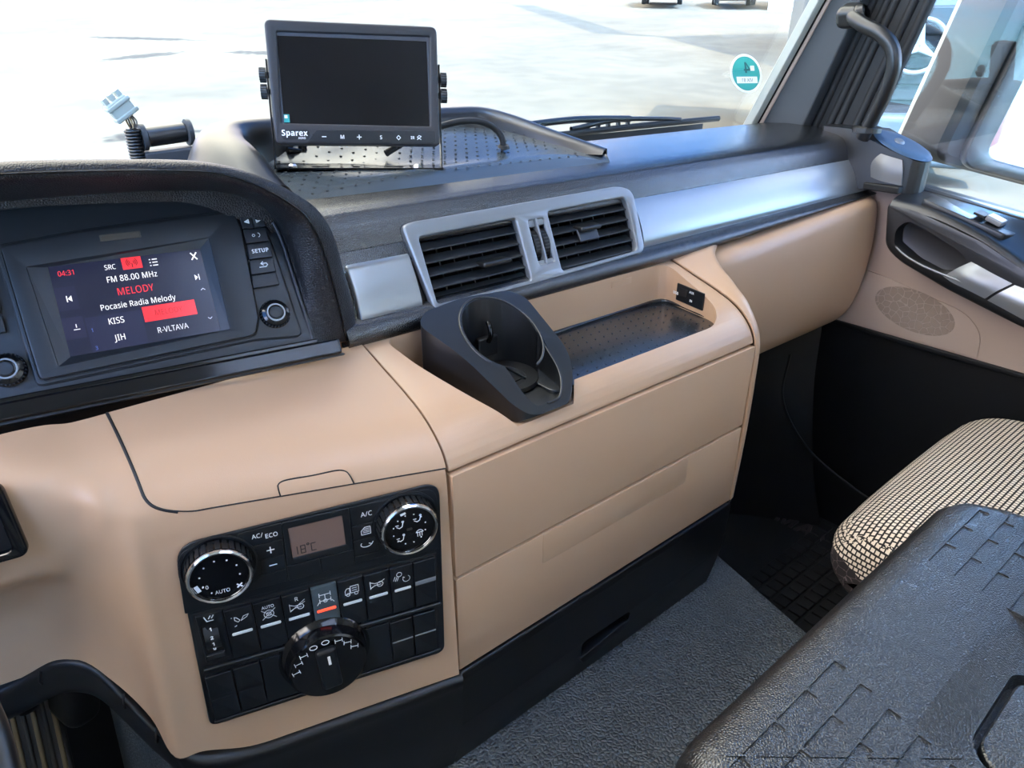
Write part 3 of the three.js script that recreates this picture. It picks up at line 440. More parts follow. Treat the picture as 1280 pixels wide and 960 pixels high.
{
  // black kick panel under the control panel and the foot well trim that runs on to the left
  const t = thing('footwell_trim', 'black kick panel below the control panel, its edge sweeping up around the driver foot well', 'kick panel');
  const top = [[0.374, 0.4095, -0.5445], [0.3, 0.4105, -0.562], [0.2, 0.4105, -0.59], [0.11, 0.4115, -0.6165], [0.066, 0.428, -0.632], [0.048, 0.458, -0.648], [0.036, 0.484, -0.661], [0.016, 0.532, -0.688], [0.005, 0.548, -0.706], [-0.007, 0.554, -0.718], [-0.025, 0.553, -0.732], [-0.06, 0.534, -0.752], [-0.2, 0.5, -0.78]];
  const rows = top.map(([x, y, z], i) => { const k = i > 5 ? 1 : i / 5, n = V3(-0.3 - 0.3 * k, 0, 0.9).normalize(); const o = (d, dy) => [x + n.x * d, y + dy, z + n.z * d]; return [o(-0.012, 0.001), o(0.003, 0.0), o(0.006, -0.003), o(0.006, -0.012), [x + n.x * 0.003 - 0.004 * k, y - 0.02 - 0.028 * k, z + n.z * 0.003 - 0.004 * k], k < 1 ? [x + n.x * -0.004, Math.max(FY + 0.02, y - 0.1), z - 0.004] : [x + 0.0, y - 0.052, z - 0.02], k < 0.9 ? [x, FY + 0.001, z - 0.03] : [x + 0.01, y - 0.054, z - 0.05]]; });
  part(t, 'edge_trim', loft(rows, 26, 70, 0.004, false), M.kick);
  for (const p of [[[0.022, 0.518, -0.676], [0.019, 0.5, -0.674]], [[0.04, 0.474, -0.652], [0.036, 0.455, -0.65]], [[-0.04, 0.545, -0.735], [-0.043, 0.525, -0.738]]]) part(t, 'joint', tube([p[0], [(p[0][0] + p[1][0]) / 2 - 0.002, (p[0][1] + p[1][1]) / 2, (p[0][2] + p[1][2]) / 2 + 0.003], p[1]], 0.0014, 8, 6), M.dark);
}
struct('wall_tunnel', loft([[[0.075, 0.415, -0.66], [0.07, 0.3, -0.66], [0.06, 0.1, -0.66], [0.05, -0.06, -0.66]], [[0.055, 0.52, -0.75], [0.05, 0.3, -0.76], [0.045, 0.1, -0.77], [0.04, -0.06, -0.77]], [[0.03, 0.6, -0.86], [0.02, 0.3, -0.88], [0.01, 0.1, -0.9], [0, -0.06, -0.9]], [[0.03, 0.62, -1.1], [0.02, 0.3, -1.1], [0.01, 0.1, -1.1], [0, -0.06, -1.1]]], 20, 20, 0.006, false), M.floor);
one('footwell_duct', 'black air duct standing inside the driver foot well, behind its trim', 'duct', [mv(rbox(0.05, 0.36, 0.07, 0.02), 0.0, 0.44, -0.93, R(8), R(20), R(-8)), mv(rbox(0.03, 0.3, 0.05, 0.012), -0.055, 0.46, -0.96, 0, R(20), R(-12))], M.kick);
{
  const t = thing('accelerator_pedal', 'ribbed black pedal with worn edges deep in the driver foot well', 'pedal', [-0.1, 0.23, -0.95], [R(-28), R(-12), 0]);
  part(t, 'plate', rbox(0.1, 0.24, 0.014, 0.006), M.rubber);
  for (let i = 0; i < 8; i++) part(t, 'rib', mv(rbox(0.006, 0.22, 0.008, 0.003), -0.042 + i * 0.012, 0, 0.009), MAT({ color: i % 2 ? 0x5a4f38 : 0x1a1a19, roughness: 0.6, name: 'pedal_rib' }));
}
// ---------------------------------------------------------------- control panel (millimetres on its own plane)
{
  const t = frame('control_panel', 'black climate and switch panel with two climate dials, rocker switches and a large axle dial', 'control panel', PO, PY, PT);
  partM(t, 'surround', plate(poly([[-132, 121.5, 24], [139, 122.5, 20], [133, -124, 12], [-140.5, -119, 10]], 12), 1, 4, 1.2), M.panel);
  partM(t, 'climate_unit', plate(poly([[-137, 40], [-132, 117, 22], [134, 118.5, 18], [136.5, 35]], 2), 4, 5.2, 0.5), M.panel);
  const key = (pts, pr) => { const k = partM(t, 'climate_key', plate(poly(pts, 0.8), 5.2, 6.6, 0.5), M.panel); if (pr) partM(k, 'print', pr, M.white); };
  const Z = 6.7;
  key([[-74, 119.5], [-32, 120.5], [-33.5, 101.6], [-63, 101.6]], [text('AC/', 5, -56.5, 112, Z - 0.1, FONTR), text('ECO', 5, -43, 109.2, Z - 0.1, FONTR)]);
  key([[-62, 100.6], [-33.6, 100.6], [-34, 82.4], [-59, 82.4]], [strokes([[[-50, 91.5], [-43, 91.5]], [[-46.5, 88], [-46.5, 95]]], 1.1, Z)]);
  key([[-58.5, 81.4], [-34.2, 81.4], [-34.6, 63.6], [-60, 63.6]], [strokes([[[-50, 72.5], [-43, 72.5]]], 1.1, Z)]);
  key([[-62, 62.6], [-34.8, 62.6], [-35, 47.6], [-80, 48.5]]);
  key([[-33.4, 65.8], [0, 65.4], [0, 46.6], [-34, 47.2]]); key([[1, 65.4], [36.5, 64.8], [36, 45.8], [1, 46.6]]); key([[37.6, 55], [64, 54.5], [74, 46, 8], [37.3, 45.8]]);
  key([[38, 119], [78, 117.5], [70, 100, 4], [66, 95], [37.8, 95]], [text('A/C', 5.6, 54.5, 106.5, Z - 0.1, FONTR)]);
  key([[37.7, 94], [65.5, 94], [62.5, 76], [37.4, 76]], [strokes([[[47, 81], [57, 81], [57, 90], [51, 90], [47, 86], [47, 81]], [[49, 83.5], [55.5, 83.5]], [[49, 85.5], [55.5, 85.5]], [[50, 87.8], [55.5, 87.8]]], 0.7, Z)]);
  key([[37.3, 75], [62.3, 75], [63.5, 56], [37, 56]], [strokes([disc(51, 68.5, 6, 12, 2.6, 6.1).map(([x, y]) => [x, y * 0.6 + 27]), [[54, 68.5], [57, 67], [58.5, 69.6]]], 0.9, Z)]);
  const b = partM(t, 'display', plate(poly([[-31, 120.5], [36.6, 119.2], [36.2, 67.2], [-32.6, 67.2]], 1.5), 5.2, 7.2, 0.6, [rect(-26.5, 29.2, 74.5, 112, 1)]), M.panel);
  partM(b, 'display_glass', plate(rect(-27, 29.6, 74, 112.4), 5, 5.9), M.lcd, 'brown display reading 18 degrees');
  const seg = (x, y, m) => { const w = 4.4, h = 4.6, L = []; if (m & 1) L.push([[x, y + 2 * h], [x + w, y + 2 * h]]); if (m & 2) L.push([[x + w, y + h], [x + w, y + 2 * h]]); if (m & 4) L.push([[x + w, y], [x + w, y + h]]); if (m & 8) L.push([[x, y], [x + w, y]]); if (m & 16) L.push([[x, y], [x, y + h]]); if (m & 32) L.push([[x, y + h], [x, y + 2 * h]]); if (m & 64) L.push([[x, y + h], [x + w, y + h]]); return L; };
  partM(b, 'digits', strokes([...seg(-25, 77.5, 6), ...seg(-17, 77.5, 127), disc(-9.3, 87, 1.1, 8), ...seg(-6.2, 77.5, 1 + 8 + 16 + 32)], 0.95, 6), M.ink);
  // climate dials
  const dial = (x, y, r, prints) => {
    partM(t, 'dial_seat', latheZ([[r + 6, 5.2], [r + 6, 6.6], [r + 4, 7], [r + 2.5, 5.3]], x, y), M.panel);
    const k = partM(t, 'climate_dial', latheZ([[0, 22], [r - 4.5, 22], [r - 4, 25], [r - 1.5, 25.2], [r - 0.3, 22], [r + 0.8, 6], [r + 0.8, 5.3]], x, y, 64), M.gloss);
    partM(k, 'ring', latheZ([[r - 4.4, 23.2], [r - 3.6, 25.6], [r - 1.9, 26], [r - 0.4, 24.6], [r, 22.6], [r - 0.4, 22]], x, y, 64), M.chrome);
    const ribs = []; for (let i = 0; i < 30; i++) { const a = i / 30 * Math.PI * 2; ribs.push(box(r + 0.2, r + 1.1, -2.2, 2.2, 7, 21.5, 0.4).rotateZ(a).translate(x, y, 0)); }
    partM(k, 'grip', ribs, M.panel);
    partM(k, 'print', prints, M.white);
  };
  const dot = (x, y, r = 0.9) => mv(cyl(r, r, 0.2, 10), x, y, 22.1, Math.PI / 2);
  const sp = (s, w = 0.8) => strokes(s, w, 22.1);
  {
    const x = -97, y = 87, q = [0, 1, 2, 3, 4, 5, 6].map((i) => { const a = R(205 - i * 36); return dot(x + 18.5 * Math.cos(a), y + 18.5 * Math.sin(a)); });
    dial(x, y, 31, [...q, mv(box(-2, 2, -4, 4, 22, 22.2), x - 22, y - 9, 0, 0, 0, R(20)), text('AUTO', 4, x - 0.5, y - 18.5, 22, FONTR, 0.2), text('0', 4, x - 13.5, y - 9.5, 22, FONTR, 0.2), dot(x - 17, y - 8.5, 0.8), dot(x - 10.5, y - 17.5, 0.8), sp([[[x + 14, y - 15], [x + 18, y - 18.5]], [[x + 14, y - 18.5], [x + 18, y - 15]]], 1.5)]);
  }
  {
    const x = 96.5, y = 84, q = []; for (let i = 0; i < 12; i++) { const a = i / 12 * Math.PI * 2 + 0.2; q.push(dot(x + 18.5 * Math.cos(a), y + 18.5 * Math.sin(a), 0.8)); }
    const man = (cx, cy) => sp([[[cx - 3, cy - 1], [cx, cy - 3], [cx + 3, cy - 1.5], [cx + 4, cy + 3]], disc(cx + 4, cy + 4.6, 1, 6), [[cx - 4, cy + 1], [cx - 1, cy + 1]]], 0.9);
    dial(x, y, 32, [...q, man(x - 11, y + 7), man(x + 9, y + 10), man(x - 11, y - 10), sp([disc(x + 11, y - 8, 4, 8, 0.3, 2.84), [[x + 7, y - 7], [x + 15, y - 7]], [[x + 8.5, y - 8], [x + 8.5, y - 12]], [[x + 11, y - 8], [x + 11, y - 12]], [[x + 13.5, y - 8], [x + 13.5, y - 12]]], 0.8), mv(box(-3, 3, -1.4, 1.4, 22, 22.3, 0.3), x - 6, y + 21, 0, 0, 0, R(15))]);
    partM(t, 'dial_mark', plate(rect(x - 3, x + 3, y - 1.6, y + 1.6, 1), 21.6, 22.4, 0.3), M.dark);
  }
  // seat heater wheel and the rows of rockers
  const sh = (u) => -0.028 * u - 1;
  const X = [-128, -102.5, -74, -45, -14.8, 14, 43, 72.5, 100, 127];
  partM(t, 'row_tray', plate(poly([[-131, 36.5], [130, 29.5], [130, -41], [-136, -34]], 1), 4, 4.6, 0.2), M.dark);
  { const u = -116.5, k = partM(t, 'heater_switch', plate(rect(-128.5, -103.6, -28, 34, 1), 4.6, 7, 0.8, [rect(-126, -109, -18, 20, 1)]), M.panel);
    const w = partM(k, 'heater_wheel', mv(cyl(19, 19, 14, 40), -117.5, 1, -7, 0, 0, Math.PI / 2), M.panel);
    partM(k, 'wheel_foot', mv(box(-10, 8, -3, 3, 4, 8, 1), -117, -22, 0), M.satinDark ?? M.radio);
    partM(k, 'print', [...['1', '2', '1', '0'].map((s, i) => text(s, 4.2, -117.5, 15 - i * 8.4, i === 0 || i === 3 ? 8.4 : 11.6, FONT, 0.4)), strokes([[[-121, 31], [-119, 25], [-113, 25]], [[-117, 28], [-115, 31]], [[-114, 28], [-112, 31]]], 1, 7.1)], M.white);
  }
  const rocker = (x0, x1, v0, v1, lit, icon, bright) => {
    const m = (v0 + v1) / 2, g = merge([plate(rect(x0 + 0.7, x1 - 0.7, m + 2.4, v1, 0.8), 4.6, 9, 0.9), plate(rect(x0 + 0.7, x1 - 0.7, v0, m - 2.4, 0.8), 4.6, 7.6, 0.9), plate(rect(x0 + 0.7, x1 - 0.7, m - 2.6, m + 2.6, 0.3), 4.6, 7.8, 0.3)]);
    const k = partM(t, 'rocker_switch', g, bright ? M.rockerPale : M.panel);
    if (lit) partM(k, 'indicator', plate(rect(x0 + 4, x1 - 4, m - 1.7, m + 1.7, 1.4), 7.6, 9.2, 0.6), lit, lit === M.ledOn ? 'indicator lit orange' : undefined);
    if (icon) partM(k, 'print', icon, M.white);
    return k;
  };
  M.rockerPale = MAT({ color: 0x3f4b51, roughness: 0.45, name: 'pale_grey_rocker' });  // paler grey than the panel plastic, used for one rocker
  const I = 9.1, ic = (u, v, L, w = 0.55) => strokes(L.map((l) => l.map(([x, y]) => [x + u, y + v])), w, I);
  const truck = [[[-7, -4], [-7, 1], [-5, 4], [-2, 4], [-2, -4], [-7, -4]], [[-1, -3], [-1, 6], [8, 6], [8, -3], [-1, -3]], disc(-4, -4.5, 2, 8), disc(5, -4.5, 2, 8), [[1, 0], [6, 0]], [[1, 3], [6, 3]]];
  const horn = [[[-8, 5], [-8, -5]], [[-8, 4], [-3, 1.4], [3, 1.4], [8, 4]], [[-8, -4], [-3, -1.4], [4, -1.4]], disc(3, -1, 3.4, 10)];
  const icons = [
    (u, v) => [ic(u, v, [[[-8, 5], [-7.4, 5]], [[-5, 5], [-5, 1], [-2, -2], [0, 0], [-3, 4], [-5, 5]], [[1, -1], [7, 2], [9, 5], [4, 4], [1, -1]], [[-6, -7], [-4, -6]]])],
    (u, v) => [text('AUTO', 3.6, u, v + 7.5, I - 0.1, FONTR, 0.2), ic(u, v - 2, [disc(0, 0, 5, 14), disc(0, 0, 2.4, 10), [[-7, 6], [7, -6]], [[-7, -6], [7, 6]]])],
    (u, v) => [text('R', 5, u, v + 8, I - 0.1, FONTR, 0.2), ic(u, v - 2, [...horn, [[-8, -5], [8, 7]]])],
    (u, v) => [ic(u, v, [[[-6, 7], [-6, 2]], [[6, 7], [6, 2]], [[-6, 4.5], [6, 4.5]], [[0, 4.5], [0, -4]], [[-6, -6], [-6, -1]], [[6, -6], [6, -1]], [[-6, -3.5], [6, -3.5]], disc(0, -4, 2, 8), [[-9, -8], [-7, -5]], [[9, -8], [7, -5]]], 0.8)],
    (u, v) => [ic(u, v, truck, 0.6)],
    (u, v) => [ic(u, v, horn, 0.7)],
    (u, v) => [ic(u, v, [disc(-3, 5, 3, 10), [[-8, 3], [-10, -2]], [[-6, 2], [-8, -3]], [[-4, 1.4], [-6, -3]], disc(5, -3, 4.2, 10, -4, 1), [[1, 0], [3, -1]]])],
    null,
  ];
  for (let i = 1; i < 9; i++) { const u = (X[i] + X[i + 1]) / 2, s = sh(u), f = icons[i - 1]; rocker(X[i], X[i + 1], -34 + s, 31 + s, i === 4 ? M.ledOn : i === 8 ? null : M.led, f ? f(u, 15.5 + s) : null, i === 4); if (i === 8) partM(t, 'chrome_line', box(X[i] + 1, X[i + 1] - 1, -1.4 + s, 0, 7.8, 9.3, 0.4), M.satin); }
  partM(t, 'row_ledge', [mv(rbox(264, 5, 6, 2), -1, -40, 6.4, 0, 0, R(-1.4))], M.panel);
  partM(t, 'lower_tray', plate(poly([[-134, -44], [128, -46], [126, -114], [-136, -110]], 2), 4, 4.5, 0.2), M.dark);
  for (const [a, c] of [[-134, -106.5], [-106, -78]]) rocker(a, c, -109, -46, null, null);
  for (const [a, c] of [[67, 94.4], [94.8, 123]]) { rocker(a, c, -111, -49, null, null); partM(t, 'chrome_line', box(a + 1, c - 1, -80.4, -79, 7.8, 9.3, 0.4), M.satin); }
  partM(t, 'blank_plate', [plate(poly([[-77, -47], [66, -49], [66, -112], [-78, -109]], 1), 4.5, 6.6, 0.6)], M.panel);
  partM(t, 'bottom_ledge', [mv(rbox(262, 3.4, 4, 1.4), -4, -114, 5.6, 0, 0, R(-0.6))], M.panel);
  {
    const x = -8.8, y = -65, k = partM(t, 'axle_dial', latheZ([[0, 27], [34, 27], [37.5, 27.8], [41, 27.6], [43, 26], [45.5, 14], [50, 9], [52, 4.2]], x, y, 64), M.gloss, 'large black axle and differential lock dial');
    partM(k, 'grip_bar', [mv(rbox(22, 56, 10, 4), x, y, 29, 0, 0, R(3))], M.panel);
    partM(k, 'pointer', mv(rbox(3, 12, 0.8, 0.4), x + 1, y + 14, 34.1, 0, 0, R(3)), M.white);
    const P = []; const H = (a, rot) => { const g = strokes([[[-4.6, 3], [-4.6, -3]], [[4.6, 3], [4.6, -3]], [[-4.6, 0], [4.6, 0]]], 0.75, 27.9).scale(0.85, 0.85, 1).rotateZ(rot); P.push(g.translate(x + 35 * Math.cos(R(a)), y + 35 * Math.sin(R(a)), 0)); };
    H(172, 0.25); H(152, 0.2); H(134, 0.15); H(66, 0); H(48, -0.1); H(30, -0.1);
    for (const a of [112, 90]) P.push(strokes([disc(0, 0, 4.4, 16).map(([u, v]) => [u, v * 0.72])], 1, 27.9).scale(0.9, 0.9, 1).translate(x + 35 * Math.cos(R(a)), y + 35 * Math.sin(R(a)), 0));
    partM(k, 'print', P, M.white);
  }
}
{
  const t = thing('foot_vent', 'black framed switch housing with a silver knob in the beige panel by the steering wheel', 'switch housing', [-0.043, 0.769, -0.677], [R(-6), R(-16), R(4)]);
  partM(t, 'frame', plate(rect(-42, 33, -36, 38, 10), -2, 7, 2.4, [rect(-35, 22, -28, 30, 7)]), M.gloss);
  partM(t, 'well', plate(rect(-37, 24, -30, 32, 7), -2, -1, 0.2), M.dark);
  partM(t, 'knob', latheZ([[0, 15], [10, 15], [13, 12], [13.5, 0], [16, -1]], -7, 1), M.satin, 'silver round knob');
}
{
  const t = thing('cup_holder', 'black cup holder with a finger spout standing in the left of the console shelf', 'cup holder');
  const out = [[0.434, -0.7, 0.02], [0.452, -0.715, 0.02], [0.516, -0.7215], [0.592, -0.7155, 0.02], [0.61, -0.7, 0.03], [0.612, -0.617, 0.03], [0.597, -0.588], [0.572, -0.563, 0.02], [0.557, -0.5525, 0.012], [0.527, -0.549], [0.494, -0.5545, 0.014], [0.482, -0.572, 0.02], [0.462, -0.647]];
  const body = prismY(out, 0.7365, 0.92, 0, 0.02, 10);
  const top = (z) => 0.797 - (z + 0.635) * 0.6;
  const lid = new THREE.BoxGeometry(0.5, 0.3, 0.6).translate(0, 0.15, 0).rotateX(Math.atan(0.6)).translate(0.52, top(-0.635), -0.635);
  const well = cyl(0.0545, 0.05, 0.2, 48).translate(0.536, 0.846, -0.661);
  const well2 = cyl(0.036, 0.036, 0.05, 40).translate(0.536, 0.752 + 0.0, -0.661);
  const spout = prismY([[0.506, -0.64], [0.592, -0.65], [0.583, -0.62], [0.575, -0.592, 0.02], [0.561, -0.571, 0.012], [0.546, -0.561, 0.01], [0.51, -0.561, 0.01], [0.505, -0.578, 0.01], [0.507, -0.618]], 0.7445, 0.95, 0, 0.01, 8);
  const under = new THREE.BoxGeometry(0.3, 0.06, 0.05).rotateX(R(-30)).translate(0.52, 0.714, -0.548);
  part(t, 'body', crease(csg(body, lid, well, spout, under), 0.5), M.black);
  const rimPts = []; const cx = 0.536, cz = -0.661; for (let i = 0; i <= 40; i++) { const a = R(75) - R(292) * i / 40, x = cx + 0.0548 * Math.cos(a), z = cz + 0.0548 * Math.sin(a); rimPts.push([x, top(z) + 0.0003, z]); }
  part(t, 'rim', tube(rimPts, 0.0018, 80, 8), M.black);
  part(t, 'spout_rim', [tube([[0.583, top(-0.632), -0.632], [0.576, top(-0.594), -0.594], [0.56, top(-0.571), -0.571], [0.546, top(-0.5615), -0.5615], [0.527, top(-0.5602), -0.5602]], 0.0016, 40, 8)], M.black);
  part(t, 'step_ring', mv(lathe([[0.033, 0], [0.033, 0.004], [0.049, 0.006], [0.0505, 0.001]]), 0.536, 0.7455, -0.661), M.black);
  part(t, 'clip_seat', mv(rbox(0.034, 0.03, 0.01, 0.003), 0.546, 0.776, -0.707), M.black);
  part(t, 'clip', tube([[0.545, 0.785, -0.701], [0.545, 0.796, -0.696], [0.546, 0.808, -0.7], [0.547, 0.812, -0.705]], 0.0035, 20, 8), M.gloss, 'small glossy cup clip');
}
// ---------------------------------------------------------------- monitor on the tray
{
  const t = frame('monitor', 'black reversing monitor with dark screen in a metal bracket on the dashboard tray', 'monitor', [0.5018, 1.1004, -0.936], -27.1, 10.9, -1.67);
  const w = 113, y1 = 77.5, y0 = -78;
  partM(t, 'case', plate(poly([[-w, y1, 9], [w, y1 - 0.4, 9], [w - 0.5, y0, 7], [-w + 0.5, y0, 7]], 8), -24, 5, 3.5, [poly([[-98, 62.5], [102.5, 63.8], [99, -52], [-101.5, -50.5]], 2)]), MAT({ color: 0x26272c, roughness: 0.45, bumpMap: grainBump, bumpScale: 0.00003, name: 'monitor_case' }));
  partM(t, 'back', plate(rect(-104, 104, -70, 70, 8), -34, -10, 5), M.black);
  partM(t, 'screen', plate(rect(-103, 103, -53, 65), -3, 0.2), MAT({ color: 0x0b0c11, roughness: 0.16, name: 'monitor_screen' }));
  partM(t, 'screen_bevel', [box(-99, 102, 58.5, 64.5, 0.2, 1.4), box(-102.5, -98.5, -52, 64, 0.2, 1.2), box(98.8, 102.5, -52, 64, 0.2, 1.2)], MAT({ color: 0x3a3e48, roughness: 0.4, name: 'bevel_grey' }));
  const st = partM(t, 'screen_sticker', [box(-98.4, -91, -49.5, -39, 0.3, 0.8)], MAT({ color: 0x1f8f8c, roughness: 0.5, name: 'teal_sticker' }));
  partM(st, 'sticker_mark', [box(-97.4, -93.5, -44, -40, 0.8, 1)], M.white);
  const lp = partM(t, 'logo_plate', plate(rect(-103.5, -66, -71.5, -59, 6), 5, 5.6, 0.3), M.panel);
  partM(lp, 'logo', [text('Sparex', 7.6, -85.5, -64.2, 5.6, FONT, 0.3), text('AGRO', 2.6, -76.5, -69.6, 5.6, FONT, 0.3)], M.white);
  const kp = partM(t, 'key_strip', plate(poly([[-56, -58.5], [106, -58.5], [106, -75, 5], [-70, -75, 2]], 2), 5, 5.8, 0.4), M.panel);
  const K = (s, x, sz = 5) => text(s, sz, x, -67.6, 5.8, FONT, 0.25);
  partM(kp, 'print', [strokes([[[-49.5, -67.6], [-44.5, -67.6]]], 1.1, 5.9), K('M', -22.6), strokes([[[-2.6, -67.6], [3, -67.6]], [[0.2, -70.2], [0.2, -65]]], 1.1, 5.9), K('S', 30), strokes([[[54.3, -65], [57, -67.8], [54.3, -70.6], [51.6, -67.8], [54.3, -65]]], 1, 5.9), K('IR', 74, 4), strokes([[[80.5, -70], [86, -66], [83, -64.6], [80.5, -67], [85.5, -70]]], 1, 5.9)], M.white);
  partM(t, 'indicator', mv(cyl(0.9, 0.9, 0.6, 10), -61.5, -65, 5.8, Math.PI / 2), M.dark);
  for (const s of [-1, 1]) {
    partM(t, 'bracket_arm', [box(s * 115 - 1, s * 115 + 1, -109, 30, -16, 0, 0.4)], M.gloss);
    for (const y of [11, -10]) { const k = partM(t, 'clamp_knob', [mv(cyl(9, 9, 8, 20), s * 121.5, y, -8, 0, 0, Math.PI / 2), mv(cyl(4, 4, 6, 14), s * 116, y, -8, 0, 0, Math.PI / 2)], M.grey, 'grey plastic clamp knob'); const rb = []; for (let i = 0; i < 16; i++) { const a = i / 16 * Math.PI * 2; rb.push(box(s * 121.5 - 4, s * 121.5 + 4, -0.7, 0.7, 8.7, 9.6).rotateX(a).translate(0, y, -8)); } partM(k, 'grip', rb, M.rubber); }
  }
  const bp = new THREE.BoxGeometry(232, 2.2, 46).translate(0, 0, -12).rotateX(R(10.9)).translate(0, -107.5, -2);
  partM(t, 'bracket_base', bp, M.gloss);
  for (const x of [-92, 80]) partM(t, 'bolt', [mv(lathe([[0, 5], [4, 4.4], [6.4, 2], [6.4, 0]], 6), x, -107, -2, R(10.9))], M.chrome);
  for (const [x, l] of [[-55, 12], [-6, 5], [46, 14]]) partM(t, 'slot', mv(rbox(l * 2, 0.6, 5, 0.3), x, -106, -2, R(10.9)), M.dark);
}
one('monitor_cable', 'black cable looping from behind the monitor down to the dashboard tray', 'cable', [tube([[0.54, 1.008, -0.935], [0.59, 1.03, -0.928], [0.627, 1.0405, -0.922], [0.664, 1.046, -0.92], [0.702, 1.044, -0.92], [0.726, 1.034, -0.915], [0.736, 1.0195, -0.908], [0.738, 1.0, -0.905]], 0.0048, 60, 10), cyl(0.008, 0.01, 0.004, 20).rotateX(R(10)).translate(0.738, 1.006, -0.905)], M.rubber);
one('screw', 'loose black thumb screw lying on the monitor bracket', 'screw', [cyl(0.0045, 0.0045, 0.02, 12).rotateZ(R(78)).translate(0.432, 1.0125, -1.008), cyl(0.009, 0.009, 0.006, 16).rotateZ(R(60)).translate(0.446, 1.014, -1.012), mv(rbox(0.016, 0.005, 0.004, 0.002), 0.447, 1.021, -1.012, 0, 0, R(50)), cyl(0.004, 0.006, 0.012, 10).translate(0.447, 1.006, -1.01)], M.gloss);
{
  // wire plug and socket holder on the dash behind the hood
  const t = thing('cable_plug', 'clear multi-pin cable plug on a corrugated conduit sticking up behind the radio hood', 'plug');
  part(t, 'conduit', (() => { const g = []; for (let i = 0; i < 22; i++) g.push(new THREE.TorusGeometry(0.0085, 0.0022, 8, 18).rotateX(Math.PI / 2).translate(0, i * 0.0042, 0)); return [merge(g), cyl(0.008, 0.008, 0.095, 16).translate(0, 0.044, 0)].map((q) => q.translate(0.2465, 0.955, -1.1)); })(), M.black);
  for (let i = 0; i < 5; i++) part(t, 'wire', tube([[0.2455 + i * 0.0012, 1.045, -1.1], [0.248 + (i - 2) * 0.003, 1.055, -1.098], [0.241 + i * 0.002, 1.065, -1.1]], 0.0012, 12, 6), MAT({ color: [0x8b7a62, 0x39332e, 0xb09a78, 0x5a4a3c, 0x777069][i], roughness: 0.5, name: 'wire' }));
  const plug = [mv(rbox(0.03, 0.024, 0.02, 0.003), 0, 0, 0), mv(rbox(0.034, 0.006, 0.024, 0.002), 0, -0.01, 0), mv(rbox(0.034, 0.006, 0.024, 0.002), 0, 0.006, 0)];
  for (let i = 0; i < 3; i++) plug.push(box(-0.013 + i * 0.01, -0.007 + i * 0.01, 0.012, 0.02, -0.008, 0.008));
  part(t, 'connector', plug.map((g) => g.clone().rotateZ(R(32)).translate(0.238, 1.073, -1.1)), MAT({ color: 0xb9c6c2, roughness: 0.3, transmission: 0.35, thickness: 0, name: 'clear_nylon' }, THREE.MeshPhysicalMaterial));
  const h = thing('socket_holder', 'grey plastic socket holder block standing behind the radio hood', 'holder');
  part(h, 'base', mv(rbox(0.066, 0.035, 0.03, 0.004), 0.289, 1.0, -1.1, 0, R(-10), R(4)), M.grey);
  part(h, 'roller', mv(cyl(0.013, 0.013, 0.05, 24), 0.288, 1.036, -1.098, 0, R(-10), Math.PI / 2 + R(4)), M.black);
  for (const s of [-1, 1]) part(h, 'flange', mv(cyl(0.0175, 0.0175, 0.006, 24), 0.288 + s * 0.029, 1.036 + s * 0.002, -1.098 + s * 0.005, 0, R(-10), Math.PI / 2), M.grey);
  part(h, 'stem', box(0.268, 0.308, 0.95, 0.99, -1.115, -1.09, 0.003), M.black);
}
// ---------------------------------------------------------------- passenger side: glove box, corner, handle, door
{
  const t = thing('glove_box', 'large bulging beige glove box front before the passenger seat, under the silver trim strip', 'glove box');
  const row = (x, k, dz = 0, top = 0) => [[x, 0.812 + k * 0.031 + top, -0.742], [x, 0.81 + k * 0.031 + top, -0.722 + dz], [x, 0.8 + k * 0.03 + top, -0.708 + dz], [x, 0.77 + k * 0.02, -0.7 + dz], [x, 0.7, -0.696 + dz], [x, 0.62, -0.704 + dz], [x, 0.565, -0.72 + dz], [x, 0.535, -0.745 + dz], [x, 0.527, -0.775], [x, 0.525, -0.83]];
  part(t, 'front', loft([row(1.0, 0.02, -0.02, -0.01), row(1.06, 0.05, -0.012, -0.008), row(1.12, 0.12, -0.003), row(1.2, 0.22), row(1.4, 0.55), row(1.6, 0.86), row(1.68, 0.97, -0.003), row(1.7, 1, -0.012), row(1.706, 1, -0.04)], 44, 50, 0.004, true), M.beige);
}
